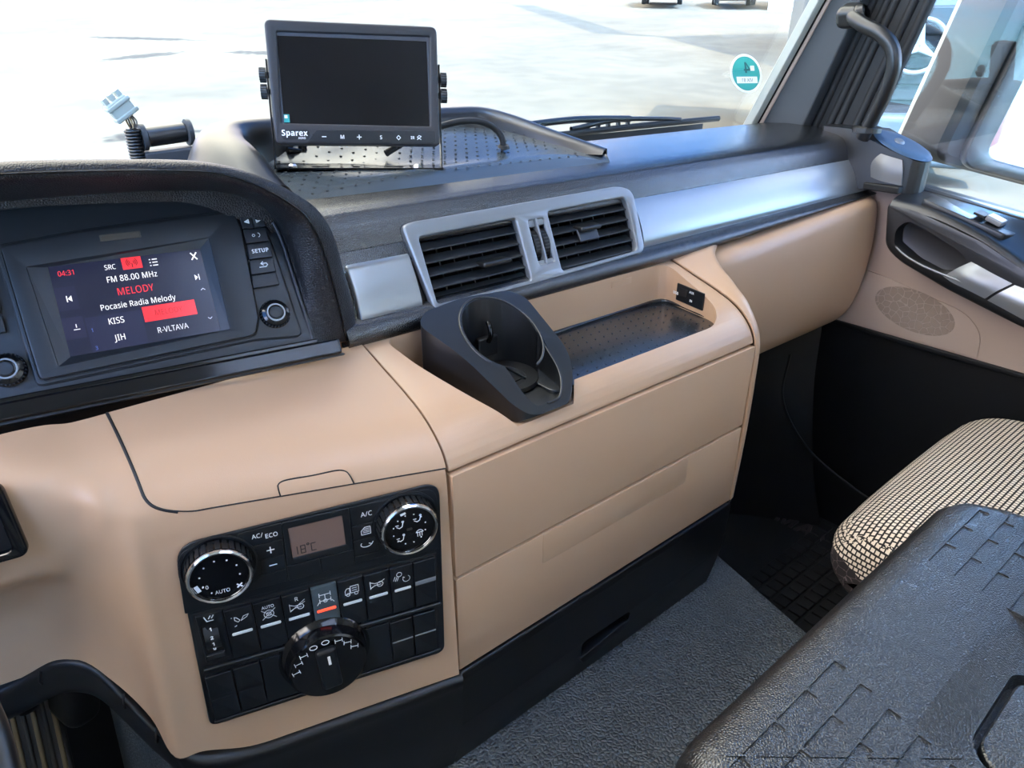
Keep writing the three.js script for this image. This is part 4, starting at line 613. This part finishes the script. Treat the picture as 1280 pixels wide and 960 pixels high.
{
  const t = thing('dashboard_corner', 'blue-grey plastic dashboard corner piece by the passenger door, with a small outlet and round tweeter', 'corner piece');
  const base = [[1.655, -0.86, 0.01], [1.735, -0.86], [1.735, -0.63, 0.02], [1.7, -0.592, 0.025], [1.655, -0.62, 0.03], [1.64, -0.7, 0.02]];
  const topCut = new THREE.BoxGeometry(0.6, 0.3, 0.8).translate(0, 0.15, 0).rotateX(R(22)).rotateZ(R(12)).translate(1.7, 0.985, -0.76), flatCut = new THREE.BoxGeometry(0.6, 0.3, 0.8).translate(1.7, 1.137, -0.8);
  const body = csg(prismY([[1.665, -0.87], [1.74, -0.87], [1.74, -0.645, 0.01], [1.705, -0.622, 0.03], [1.672, -0.64, 0.04], [1.655, -0.715, 0.03], [1.65, -0.79]], 0.862, 1.08, 0, 0.02, 10), topCut, flatCut);
  part(t, 'body', crease(body, 0.5), M.leatherSmooth ?? M.black);
  const tw = part(t, 'tweeter', mv(lathe([[0, 0.004], [0.02, 0.006], [0.03, 0.0055], [0.037, 0.003], [0.04, 0]], 40), 0, 0, 0).scale(1, 1, 1.75).rotateX(R(22)).rotateZ(R(12)).translate(1.698, 0.9575, -0.69), MAT({ color: 0x3f5a78, roughness: 0.4, name: 'blue_grey_plastic' }), 'blue oval tweeter cover');
  part(tw, 'tweeter_dome', mv(lathe([[0, 0.004], [0.008, 0.004], [0.011, 0.002], [0.012, 0]], 24), 0, 0.006, 0).rotateX(R(22)).rotateZ(R(12)).translate(1.697, 0.9595, -0.7), M.satin);
  const oz = (z, y, x) => [x, y, z];
  part(t, 'outlet', loft([[[1.668, 0.946, -0.74], [1.663, 0.92, -0.738], [1.664, 0.893, -0.734]], [[1.661, 0.938, -0.705], [1.655, 0.915, -0.704], [1.656, 0.886, -0.702]], [[1.664, 0.931, -0.668], [1.66, 0.908, -0.66], [1.662, 0.88, -0.656]]], 12, 12, 0.006, false), MAT({ color: 0x77797c, roughness: 0.4, metalness: 0.4, name: 'matt_silver' }), 'silver outlet flap');
  part(t, 'foot', box(1.648, 1.7, 0.862, 0.878, -0.735, -0.655, 0.004), M.dark);
}
{
  const t = thing('grab_handle', 'black tubular grab handle on the right windscreen pillar', 'grab handle');
  part(t, 'grip', tube([[1.63, 1.215, -0.83], [1.618, 1.204, -0.81], [1.612, 1.192, -0.785], [1.612, 1.178, -0.752], [1.614, 1.155, -0.724], [1.618, 1.12, -0.712], [1.627, 1.07, -0.72], [1.64, 1.02, -0.739], [1.652, 0.97, -0.76]], 0.0145, 80, 16), M.black);
  part(t, 'upper_mount', [mv(rbox(0.05, 0.045, 0.05, 0.016, 5), 1.64, 1.213, -0.835, 0, 0, R(20)), mv(lathe([[0.016, 0], [0.022, 0.008], [0.022, 0.02], [0.016, 0.03]]), 1.636, 1.205, -0.826, R(60))], M.black);
  part(t, 'lower_socket', mv(lathe([[0.016, 0.004], [0.026, 0.003], [0.03, 0], [0.03, -0.01]]), 1.656, 0.992, -0.756), M.black);
}
{
  const D = new THREE.Group(); D.name = 'door_1'; D.userData.kind = 'structure'; scene.add(D);
  const P = (n, g, m, l) => part(D, n, g, m, l);
  P('lower_door', box(1.725, 1.79, -0.1, 0.512, -1.1, 0.5), M.kick);
  P('door_card', prismX([[-0.85, 0.513], [0.5, 0.511], [0.5, 0.76], [-0.4, 0.805], [-0.58, 0.84], [-0.66, 0.872], [-0.85, 0.872]], 1.72, 1.79, 0.003), M.mauve);
  P('sill', prismX([[-0.66, 0.875, 0.002], [-0.4, 0.838], [0.3, 0.79], [0.3, 0.77], [-0.66, 0.84]], 1.71, 1.775, 0.006), M.rubber);
  P('lower_edge', prismX([[-0.78, 0.524], [0.4, 0.522], [0.4, 0.51], [-0.78, 0.511]], 1.712, 1.73, 0.003), M.kick);
  // speaker: low panel with a border and a cell pattern moulded into the cloth
  const onDoor = (zy, t, x, bev, r) => plate(poly(zy.map(([z, y, q]) => [-z, y, q]), r), -t, 0, bev).rotateY(Math.PI / 2).translate(x, 0, 0);
  P('speaker_panel', onDoor([[-0.768, 0.528], [-0.772, 0.6, 0.01], [-0.725, 0.668], [-0.655, 0.658], [-0.48, 0.622, 0.05], [-0.437, 0.585, 0.05], [-0.432, 0.527]], 0.0035, 1.72, 0.0015, 0.006), M.mauve);
  const cp = cells(10), cloth = tex(512, 0.16, (u, v) => { const [f1, f2] = cp(u, v), e = f2 - f1 < 0.09; return e ? [0.67, 0.6, 0.55] : [0.58, 0.515, 0.47]; }, true), clothBump = tex(512, 0.16, (u, v) => { const [f1, f2] = cp(u, v); return f2 - f1 < 0.09 ? 1 : 0.3; });
  P('speaker_grille', onDoor(disc(0, 0, 1, 40).slice(0, 40).map(([q, w]) => [-0.585 + q * 0.092, 0.597 + w * 0.048 + q * -0.012]), 0.0008, 1.7163, 0, 0), MAT({ color: 0xffffff, map: cloth, bumpMap: clothBump, bumpScale: 0.0006, roughness: 0.75, name: 'speaker_cloth' }));
  // armrest pod
  const podOut = [[-0.665, 0.85, 0.02], [-0.648, 0.752, 0.02], [-0.61, 0.726, 0.03], [-0.5, 0.688], [-0.36, 0.65], [-0.2, 0.62], [0.3, 0.6], [0.3, 0.72], [-0.2, 0.715], [-0.3, 0.735], [-0.38, 0.768], [-0.46, 0.805], [-0.6, 0.845, 0.02]];
  const pod = plate(poly(podOut.map(([z, y, r]) => [-z, y, r]), 0.01), -0.02, 0.085, 0.012).rotateY(Math.PI / 2).translate(1.64, 0, 0);
  const pocket = plate(poly([[0.632, 0.795, 0.02], [0.626, 0.762, 0.005], [0.58, 0.735], [0.525, 0.718, 0.01], [0.498, 0.728], [0.476, 0.757, 0.012], [0.5, 0.775], [0.56, 0.8], [0.61, 0.818, 0.02]], 0.01), 0, 0.06, 0.002).rotateY(Math.PI / 2).translate(1.6, 0, 0);
  P('armrest', crease(csg(pod, pocket), 0.5), M.leatherSmooth ?? M.black, 'black armrest with grab pocket');
  { const ti = [[-0.655, 0.853, 0.874], [-0.6, 0.848, 0.867], [-0.55, 0.84, 0.86], [-0.46, 0.812, 0.848], [-0.38, 0.774, 0.838], [-0.3, 0.74, 0.827], [0, 0.72, 0.806], [0.3, 0.712, 0.79]];
    P('armrest_top', loft(ti.map(([z, y, o]) => [[1.6215, y - 0.012, z], [1.626, y - 0.002, z], [1.64, y + 0.004, z], [1.68, y + (o - y) * 0.4 + 0.003, z], [1.72, o - 0.002, z], [1.74, o, z]]), 20, 40, 0.006, false), M.black); }
  const handle = P('door_handle', loft([[[1.6185, 0.7165, -0.513], [1.61, 0.71, -0.49], [1.608, 0.703, -0.46], [1.611, 0.692, -0.424]], [[1.6185, 0.736, -0.495], [1.607, 0.731, -0.474], [1.605, 0.722, -0.446], [1.609, 0.71, -0.41]], [[1.619, 0.7575, -0.47], [1.616, 0.753, -0.452], [1.615, 0.744, -0.425], [1.617, 0.732, -0.388]]], 16, 12, 0.004, true), M.satin, 'silver door pull');
  part(handle, 'chrome_edge', tube([[1.624, 0.763, -0.632], [1.618, 0.745, -0.6], [1.613, 0.732, -0.56], [1.611, 0.724, -0.52], [1.609, 0.716, -0.475], [1.612, 0.703, -0.43]], 0.0024, 50, 8), M.satin);
  P('trim_band', loft([[[1.611, 0.69, -0.419], [1.61, 0.652, -0.28], [1.614, 0.62, 0.1]], [[1.609, 0.708, -0.405], [1.607, 0.682, -0.26], [1.61, 0.65, 0.1]], [[1.617, 0.73, -0.383], [1.616, 0.708, -0.24], [1.617, 0.68, 0.1]]], 16, 12, 0.004, true), M.silver);
  const sw = P('switch_block', plate(poly([[0.617, -1.655, 0.012], [0.6, -1.71], [0.43, -1.715, 0.006], [0.42, -1.66, 0.006], [0.5, -1.65]].map(([a, b, r]) => [a, b, r]), 0.008), 0, 0.016, 0.004).rotateX(-Math.PI / 2).applyMatrix4(new THREE.Matrix4().makeRotationY(-Math.PI / 2)).applyMatrix4(new THREE.Matrix4().makeScale(1, 1, 1)), M.black, 'raised window switch block');
  return_block(sw);
  P('mirror_knob', mv(new THREE.SphereGeometry(0.05, 28, 16, 0, Math.PI * 2, 0, Math.PI / 2).scale(1, 0.55, 1.25), 1.69, 0.775, -0.32), M.satin, 'silver round door control');
}
function return_block(o) {                                                // the block lies on the sloping armrest top
  o.geometry.computeBoundingBox(); const b = o.geometry.boundingBox, c = b.getCenter(V3()); o.geometry.translate(-c.x, -b.min.y, -c.z); o.geometry.rotateX(R(13)); o.position.set(1.672, 0.822, -0.515); o.scale.set(1.15, 1.2, 1.0); o.rotation.set(0, 0, 0);
  part(o, 'window_switch', mv(rbox(0.03, 0.01, 0.032, 0.003), 0, 0.012, 0.052, R(16)), M.satin);
  part(o, 'switch_well', mv(rbox(0.032, 0.004, 0.022, 0.001), 0, 0.0185, 0.024, R(13)), M.dark);
}
{
  // silhouettes in the dark passenger foot well
  const t = thing('foot_well_liner', 'black moulded liner of the passenger foot well under the glove box', 'liner');
  part(t, 'arch', loft([[[1.73, 0.495, -0.8], [1.5, 0.49, -0.95], [1.2, 0.49, -1.05], [1.0, 0.49, -1.06]], [[1.71, 0.35, -0.78], [1.5, 0.35, -0.95], [1.2, 0.35, -1.05], [1.0, 0.35, -1.06]], [[1.69, 0.1, -0.72], [1.5, 0.12, -0.92], [1.2, 0.12, -1.03], [1.0, 0.12, -1.05]], [[1.68, -0.055, -0.66], [1.5, -0.055, -0.88], [1.2, -0.055, -1.0], [1.0, -0.055, -1.03]]], 30, 30, 0.006, false), M.kick);
  part(t, 'seam', tube([[1.655, 0.42, -0.83], [1.64, 0.3, -0.82], [1.66, 0.18, -0.74], [1.69, 0.1, -0.6], [1.708, 0.06, -0.45]], 0.003, 50, 8), M.rubber);
  part(t, 'screw', cyl(0.008, 0.008, 0.004, 16).rotateZ(Math.PI / 2).translate(1.722, 0.16, -0.52), M.satin);
}
{
  const t = thing('floor_mat', 'black moulded rubber mat with raised letters on the passenger side floor', 'floor mat');
  part(t, 'sheet', box(1.16, 1.7, -0.055, -0.047, -0.92, 0.0, 0.003), M.rubber);
  part(t, 'edge', [box(1.16, 1.17, -0.05, -0.025, -0.92, 0.0, 0.004), box(1.16, 1.7, -0.05, -0.025, -0.92, -0.91, 0.004)], M.rubber);
  for (let i = 0; i < 14; i++) for (let j = 0; j < 9; j++) part(t, 'tread_block', box(1.2 + i * 0.035, 1.23 + i * 0.035, -0.047, -0.039, -0.66 + j * 0.04, -0.628 + j * 0.04, 0.002), M.rubber);
  part(t, 'lettering', text('MAN', 0.05, 0, 0, 0, FONT, 0.006).applyMatrix4(new THREE.Matrix4().makeBasis(V3(0, 0, 1), V3(1, 0, 0), V3(0, 1, 0)).setPosition(1.625, -0.047, -0.68)), MAT({ color: 0x3a3436, roughness: 0.5, name: 'raised_letters' }));
}
// ---------------------------------------------------------------- storage box, seat, steering wheel
{
  const t = thing('storage_box', 'large black storage box between the seats with moulded brick-shaped grooves on its lid', 'storage box');
  const lidOut = [[0.355, 0.35, 0.05], [0.36, -0.23, 0.05], [0.99, -0.235, 0.07], [1.03, -0.15, 0.05], [1.03, 0.35, 0.05]];
  const body = plate(poly(lidOut.map(([x, z, r]) => [x, -z, r]), 0.05), FY + 0.001, 0.6, 0.04, [], 10).rotateX(-Math.PI / 2);
  const rec = [prismX([[-0.101, 0.6008], [-0.064, 0.5855], [0.2, 0.5855], [0.2, 0.7], [-0.101, 0.7]], 0.5555, 0.79, 0, 0), prismY([[0.598, -0.062, 0.012], [0.578, -0.046, 0.008], [0.572, 0.15], [0.8, 0.15], [0.715, -0.064, 0.012]], 0.565, 0.7, 0, 0.006, 6)];
  const cuts = [];
  const gw = 0.0118, gl = 0.0545;
  const brick = (x, z) => cuts.push(prismY([[x, z], [x + gl - 0.003, z], [x + gl - 0.003, z + gw], [x, z + gw]], 0.5982, 0.61, 0, 0.0015, 2));
  for (let r = 0; r < 6; r++) for (let i = 0; i < 4; i++) brick(0.5745 - r * 0.0075 - (i + 1) * gl + 0.003, -0.1815 + r * 0.0298);
  for (let r = 0; r < 5; r++) for (let i = 0; i < 4; i++) brick(0.806 - r * 0.0045 + i * gl, -0.186 + r * 0.0302);
  part(t, 'body', crease(csg(body, ...rec, mergeGeometries(cuts.map((c) => c.index ? c.toNonIndexed() : c))), 0.6), M.box);
  part(t, 'latch_pad', prismY([[0.603, -0.056, 0.01], [0.585, -0.043, 0.008], [0.578, 0.14], [0.79, 0.14], [0.708, -0.057, 0.01]], 0.565, 0.584, 0.004, 0.006, 6), M.box);
}
{
  const cell = tex(256, 0.0165, (u, v) => { const s = 2, j = Math.floor(v * s), x = (u * s + (j % 2) * 0.5) % 1, y = (v * s) % 1, e = Math.min(x, 1 - x) < 0.13 || y < 0.34; const n = 0.06 * (nC(u, v) - 0.5), wv = 0.05 * Math.sin(u * 300); return e ? [0.12 + n, 0.105 + n, 0.1 + n] : [0.83 + n + wv, 0.77 + n + wv, 0.69 + n + wv]; }, true);
  const cellB = tex(256, 0.0165, (u, v) => { const s = 2, j = Math.floor(v * s), x = (u * s + (j % 2) * 0.5) % 1, y = (v * s) % 1; return Math.min(x, 1 - x) < 0.1 || y < 0.3 ? 0.2 : 0.8; });
  const web = cells(14), dk = tex(256, 0.2, (u, v) => { const [a, b] = web(u, v); return b - a < 0.05 ? [0.36, 0.31, 0.31] : [0.13, 0.11, 0.115]; }, true);
  M.seatFabric = MAT({ color: 0xffffff, map: cell, bumpMap: cellB, bumpScale: 0.0008, roughness: 0.95, name: 'grid_weave_fabric' });
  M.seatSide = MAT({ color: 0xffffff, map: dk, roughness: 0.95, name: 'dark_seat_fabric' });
  const t = thing('passenger_seat', 'passenger seat cushion in black and cream grid weave beside the storage box', 'seat');
  // cushion cross sections along x; the nose rolls over to the front
  const row = (x, k) => [[x, 0.33, -0.3], [x, 0.345, -0.352 + k], [x, 0.38, -0.378 + k], [x, 0.415, -0.385 + k], [x, 0.445, -0.37 + k], [x, 0.47, -0.335 + k], [x, 0.483, -0.28], [x, 0.488, -0.15], [x, 0.49, 0.1], [x, 0.49, 0.22]];
  const sh = (r, f) => r.map(([x, y, z]) => [x, 0.36 + (y - 0.36) * f, z]);
  const top = (a, b) => [0.98, 0.992, 1.03, 1.1, 1.2, 1.35, 1.5, 1.58, 1.612, 1.625].map((x, i) => { const f = [0.2, 0.7, 0.93, 1, 1, 1, 1, 0.95, 0.7, 0.2][i], k = [0.05, 0.025, 0.006, 0, -0.004, -0.006, -0.004, 0.004, 0.03, 0.06][i]; return sh(row(x, k), f).slice(a, b); });
  part(t, 'cushion', loft(top(0, 10).map((c) => smooth(c, 61).slice(9)), 60, 60, 0.006, true), M.seatFabric);
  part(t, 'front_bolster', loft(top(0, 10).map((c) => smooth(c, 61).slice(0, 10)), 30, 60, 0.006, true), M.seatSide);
  part(t, 'base', box(1.05, 1.56, -0.05, 0.36, -0.27, 0.22, 0.03), M.kick);
  part(t, 'backrest', mv(rbox(0.5, 0.7, 0.14, 0.06, 5), 1.3, 0.8, 0.36, R(10)), M.seatFabric);
}
{
  const t = thing('steering_wheel', 'black steering wheel, only its rim edge in view at the far left', 'steering wheel', [-0.306, 0.72, -0.478], [R(-50), R(8), 0]);
  part(t, 'rim', new THREE.TorusGeometry(0.236, 0.0165, 16, 96), M.black);
  part(t, 'hub', mv(lathe([[0, 0.03], [0.05, 0.028], [0.075, 0.01], [0.08, -0.02], [0.05, -0.06]]), 0, 0, -0.03, Math.PI / 2), M.black);
  for (const a of [0.35, 2.8, 4.71]) part(t, 'spoke', mv(rbox(0.17, 0.035, 0.018, 0.008), 0.145, 0, -0.015).rotateZ(a), M.panel);
}
// ---------------------------------------------------------------- on and outside the windows
{
  const c = 512, cv = document.createElement('canvas'); cv.width = cv.height = c; const g = cv.getContext('2d');
  g.fillStyle = '#dfe4dc'; g.fillRect(0, 0, c, c); g.fillStyle = '#2f9a94'; g.beginPath(); g.arc(c / 2, c / 2, c * 0.43, 0, 7); g.fill(); g.strokeStyle = '#1d6f6e'; g.lineWidth = 6; g.stroke();
  g.save(); g.translate(c, 0); g.scale(-1, 1); g.fillStyle = '#17595c'; g.font = 'bold 200px sans-serif'; g.textAlign = 'center'; g.textBaseline = 'middle'; g.fillText('4', c * 0.46, c * 0.35); g.fillStyle = '#dfe4dc'; g.fillRect(c * 0.22, c * 0.3, c * 0.13, c * 0.13); g.fillRect(c * 0.16, c * 0.58, c * 0.66, c * 0.17); g.fillStyle = '#33423f'; g.font = '66px sans-serif'; g.fillText('VIK 81', c * 0.49, c * 0.67); g.restore();
  const t = new THREE.CanvasTexture(cv); t.colorSpace = THREE.SRGBColorSpace;
  const geo = new THREE.CylinderGeometry(0.045, 0.045, 0.0006, 48).rotateX(Math.PI / 2);
  const p = geo.attributes.position, uv = geo.attributes.uv; for (let i = 0; i < p.count; i++) uv.setXY(i, 0.5 + p.getX(i) / 0.09, 0.5 + p.getY(i) / 0.09);
  const m = new THREE.Mesh(geo, MAT({ map: t, roughness: 0.6, name: 'sticker_print' })); m.name = 'windscreen_sticker'; m.rotation.set(-Math.atan(0.457), -0.37, 0, 'YXZ'); m.position.set(1.604, 1.094, WZ(1.094) - bow(1.604) + 0.003); m.scale.set(0.98, 1.03, 1);
  m.userData = { label: 'round green emission sticker on the windscreen, seen from behind', category: 'sticker' }; scene.add(m);
}
{
  const t = thing('wiper', 'black windscreen wiper lying outside at the foot of the windscreen', 'wiper');
  const y = 0.966, z = -1.225;
  part(t, 'blade', [tube([[0.9, y - 0.004, z + 0.004], [1.3, y + 0.004, z], [1.77, y + 0.006, z + 0.0]], 0.008, 40, 6), box(0.95, 1.7, y - 0.02, y - 0.004, z - 0.002, z + 0.002)], M.rubber);
  part(t, 'blade_frame', [tube([[1.2, y + 0.012, z], [1.35, y + 0.024, z], [1.5, y + 0.019, z], [1.6, y + 0.012, z]], 0.006, 30, 6), ...[1.25, 1.285, 1.32, 1.355, 1.39].map((x) => box(x, x + 0.008, y + 0.002, y + 0.022, z - 0.004, z + 0.004))], M.black);
  part(t, 'arm', tube([[0.7, 0.93, -1.25], [1.0, 0.985, -1.24], [1.2, 0.997, -1.23], [1.4, 0.99, -1.225]], 0.008, 30, 8), M.black);
  struct('cowl', box(-0.5, 1.8, 0.8, 0.93, -1.36, -1.11, 0.02), M.whitePaint);
}
{
  const t = thing('wing_mirror', 'dark grey truck wing mirror with two glasses outside the passenger window', 'mirror', [2.11, 1.05, -0.605], [0, R(-40), R(-13)]);
  part(t, 'housing', plate(rect(-0.14, 0.26, -0.19, 0.55, 0.05), -0.24, 0.0, 0.045, [], 10), M.mirrorShell);
  part(t, 'bezel', plate(rect(-0.085, 0.26, -0.185, 0.5, 0.05), -0.01, 0.022, 0.01, [rect(-0.03, 0.24, -0.15, 0.15, 0.035), rect(-0.03, 0.24, 0.19, 0.45, 0.03)], 10), M.black);
  part(t, 'glass', plate(rect(-0.035, 0.245, -0.155, 0.155, 0.03), 0.002, 0.006, 0), M.mirror, 'large lower mirror glass');
  part(t, 'glass', plate(rect(-0.035, 0.245, 0.185, 0.455, 0.03), 0.002, 0.006, 0), M.mirror, 'upper mirror glass');
  part(t, 'edge_strip', tube([[-0.122, -0.15, -0.215], [-0.122, 0.2, -0.215], [-0.122, 0.52, -0.215]], 0.018, 20, 10), M.seal);
  part(t, 'bracket', mv(rbox(0.3, 0.05, 0.06, 0.02), -0.2, 0.42, -0.15), M.black);
}
{
  // the cab's own flank, which the mirror shows
  const s = struct('cab_side', prismX([[-0.5, -1.0], [1.52, -1.0], [1.52, 1.95], [0.05, 1.95], [0.0, 0.82], [-0.5, 0.82]], 1.83, 1.86, 0.004), M.whitePaint);
  part(s, 'stripe', prismX([[0.93, 0.76], [1.24, 0.76], [1.5, 1.3], [1.16, 1.3]], 1.858, 1.863, 0.001), M.red);
}
const GN = V3(-0.1143 * 0.643, 1, 0.1143 * 0.766).normalize(), gy = (x, z) => -1.35 + 0.1143 * (0.643 * x - 0.766 * z);   // the yard rises away from the truck
{
  const size = 80, n1 = valueNoise(16), n2 = valueNoise(64), n3 = valueNoise(256);
  const stainsAndShade = [[5.4, -21, 1.3, 0.45, -0.2], [6.4, -25, 2.2, 0.35, 0.9], [8.2, -19.5, 1.6, 0.4, 0.9], [3.0, -12, 0.8, 0.4, 0.3], [7.5, -13, 0.25, 0.2, 0]];  // real stains, plus streaks of pole shadow painted into the colour
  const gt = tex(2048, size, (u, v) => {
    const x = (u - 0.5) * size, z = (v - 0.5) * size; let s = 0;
    for (const [a, b, l, w, r] of stainsAndShade) { const dx = (x - a) * Math.cos(r) + (z - b) * Math.sin(r), dz = -(x - a) * Math.sin(r) + (z - b) * Math.cos(r), q = (dx / l) ** 2 + (dz / w) ** 2 + (n3(u * 3, v * 3) - 0.5) * 0.9; if (q < 1) s = Math.max(s, (1 - q) * 0.9); }
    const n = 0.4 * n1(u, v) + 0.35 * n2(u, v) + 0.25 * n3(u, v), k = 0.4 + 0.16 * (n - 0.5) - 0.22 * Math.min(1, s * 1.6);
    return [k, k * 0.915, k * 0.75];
  }, true);
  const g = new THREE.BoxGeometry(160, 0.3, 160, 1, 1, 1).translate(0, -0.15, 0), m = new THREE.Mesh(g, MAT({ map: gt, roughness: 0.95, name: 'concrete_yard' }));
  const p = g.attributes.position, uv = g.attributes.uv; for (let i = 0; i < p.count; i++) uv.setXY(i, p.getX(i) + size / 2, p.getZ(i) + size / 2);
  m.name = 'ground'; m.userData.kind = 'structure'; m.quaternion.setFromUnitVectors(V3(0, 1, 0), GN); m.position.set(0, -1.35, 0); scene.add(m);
}
{
  // grey truck facing us, to the right
  const yaw = Math.atan2(-0.925, 0.38) + R(12), x = 9.12, z = -3.82;
  const t = thing('truck', 'grey truck with a three-pointed star on its ribbed grille, parked to the right', 'truck', [x, gy(x, z) + 0.05, z], [0, yaw, 0]);
  part(t, 'cab', [mv(rbox(2.5, 2.9, 2.2, 0.18, 4), 0, 2.15, -1.1)], M.truckPaint);
  part(t, 'windscreen', mv(rbox(2.2, 1.0, 0.06, 0.03), 0, 2.75, 0.01, R(-4)), M.gloss);
  part(t, 'grille_back', mv(rbox(1.7, 1.35, 0.06, 0.03), 0, 1.2, 0.03), M.dark);
  for (let i = 0; i < 7; i++) part(t, 'grille_bar', mv(rbox(1.62, 0.12, 0.08, 0.03), 0, 0.62 + i * 0.17, 0.07, R(-14)), MAT({ color: 0x252b2f, roughness: 0.6, bumpMap: leatherBump, bumpScale: 0.004, name: 'grille_mesh' }));
  const st = part(t, 'star', new THREE.TorusGeometry(0.27, 0.026, 10, 48).translate(0, 1.47, 0.17), M.satin, 'silver three-pointed star in a ring');
  part(st, 'star_points', [0, 1, 2].map((k) => plate(poly([[-0.05, 0.03], [0, 0.27], [0.05, 0.03], [0, -0.03]]), -0.02, 0.03, 0.012).rotateZ(k * Math.PI * 2 / 3).translate(0, 1.47, 0.17)), M.satin);
  part(t, 'bumper', [mv(rbox(2.55, 0.45, 0.4, 0.1, 4), 0, 0.55, 0.0), mv(rbox(2.3, 0.16, 0.3, 0.06), 0, 0.26, -0.02)], M.truckPaint);
  for (const s of [-1, 1]) { part(t, 'headlamp', mv(rbox(0.5, 0.2, 0.08, 0.05), s * 0.88, 0.6, 0.19), M.satin); for (const zz of [-1.3, -4.1]) { const w = part(t, 'wheel', mv(lathe([[0.2, -0.15], [0.46, -0.15], [0.5, -0.1], [0.5, 0.1], [0.46, 0.15], [0.2, 0.15]], 40), s * 1.05, 0.48, zz, 0, 0, Math.PI / 2), M.tyre); part(w, 'rim', mv(cyl(0.27, 0.27, 0.2, 24), s * 1.05, 0.48, zz, 0, 0, Math.PI / 2), M.satin); } }
  part(t, 'chassis', box(-0.5, 0.5, 0.6, 0.9, -4.9, -1), M.tyre);
}
function car(x, z, yaw, label, paint) {
  const t = thing('parked_car', label, 'car', [x, gy(x, z), z], [0, yaw, 0], 'cars parked at the far edge of the yard');
  const side = poly([[-2.1, 0.35, 0.1], [-2.15, 0.75, 0.2], [-1.5, 0.95], [-0.9, 1.45, 0.3], [0.7, 1.48, 0.3], [1.4, 1.0], [2.1, 0.85, 0.2], [2.15, 0.35, 0.1]], 0.1);
  part(t, 'body', plate(side, -0.85, 0.85, 0.12), paint);
  part(t, 'side_window', plate(poly([[-1.2, 1.0], [-0.8, 1.38, 0.1], [0.65, 1.4, 0.1], [1.15, 1.0]], 0.04), -0.86, 0.86, 0.01), M.gloss);
  for (const a of [-1.3, 1.35]) for (const s of [-1, 1]) { const w = part(t, 'wheel', mv(lathe([[0.12, -0.1], [0.32, -0.1], [0.34, 0], [0.32, 0.1], [0.12, 0.1]], 28), a, 0.34, s * 0.78, Math.PI / 2), M.tyre); part(w, 'rim', mv(cyl(0.2, 0.2, 0.22, 20), a, 0.34, s * 0.78, Math.PI / 2), M.satin); }
}
car(29.0, -23.9, R(38), 'dark parked car at the far edge of the yard, left of the two in view', MAT({ color: 0x33322c, roughness: 0.4, name: 'dark_car_paint' }));
car(31.2, -21.6, R(38), 'grey parked car at the far edge of the yard, right of the two in view', MAT({ color: 0x6c6a62, roughness: 0.4, name: 'grey_car_paint' }));
{
  const x = 32, z = -17.4, t = thing('white_hut', 'white hut with a pale door at the far edge of the yard', 'building', [x, gy(x, z), z], [0, R(-58), 0]);
  part(t, 'wall', box(-2.4, 2.4, -0.3, 3, -4, 0), M.whitePaint);
  const d = part(t, 'door', box(-1.0, 1.1, 0.15, 2.2, 0, 0.08), MAT({ color: 0xa9bcc6, roughness: 0.5, name: 'pale_door' }));
  part(d, 'door_frame', [box(-1.15, -1.0, 0, 2.35, 0, 0.12), box(1.1, 1.25, 0, 2.35, 0, 0.12), box(-1.15, 1.25, 0, 0.15, 0, 0.16)], M.seal);
  part(t, 'roof', box(-2.7, 2.7, 3, 3.2, -4.3, 0.3), M.grey);
}
{
  // the tall store behind the truck to the right: its shadow lies on the yard
  const x = 17.8, z = -8.5, t = thing('warehouse', 'tall grey warehouse behind the truck, its shadow lying on the yard', 'building', [x, gy(x, z) - 0.5, z], [0, Math.atan2(-0.4, 0.92), 0]);
  part(t, 'wall', box(0, 7, -1, 9.2, 0, 9), M.grey); part(t, 'roof', box(-0.05, 7.05, 9.2, 9.3, -0.05, 9.05), M.grey);
  t.updateMatrixWorld(true);                                              // unseen beam added above the roof to throw the narrow shadow farther out
  { const A = V3(24, gy(24, -28), -28), B = V3(18.6, gy(18.6, -17.3), -17.3), q = [A, B].map((p) => t.worldToLocal(p.addScaledVector(SUN, 13))), m = new THREE.Matrix4().lookAt(q[0], q[1], V3(0, 1, 0)).setPosition(q[0].clone().add(q[1]).multiplyScalar(0.5));
    part(t, 'shadow_beam', new THREE.BoxGeometry(1.0, 0.3, q[0].distanceTo(q[1])).applyMatrix4(m), M.grey); part(t, 'shadow_beam_mast', tube([q[1].toArray(), [q[1].x * 0.5 + 0.5, (q[1].y + 9.2) / 2, q[1].z * 0.5 + 0.5], [1, 9.2, 1]], 0.2, 12, 8), M.grey); }
  for (let i = 0; i < 3; i++) part(t, 'window', box(-0.06, 0, 2.6, 4.2, 1 + i * 2.8, 2.8 + i * 2.8), M.gloss);
}
renderer_setup();
function renderer_setup() {
  scene.traverse((o) => { if (o.isMesh && !o.isSky) { o.castShadow = o.material !== M.glass; o.receiveShadow = true; } });
  scene.background = null; scene.environment = null;
  const renderer = new THREE.WebGLRenderer({ antialias: true });
  renderer.toneMapping = THREE.LinearToneMapping; renderer.toneMappingExposure = EXPOSURE;
  renderer.shadowMap.enabled = true; renderer.shadowMap.type = THREE.PCFSoftShadowMap;
  renderer.render(scene, camera);
}
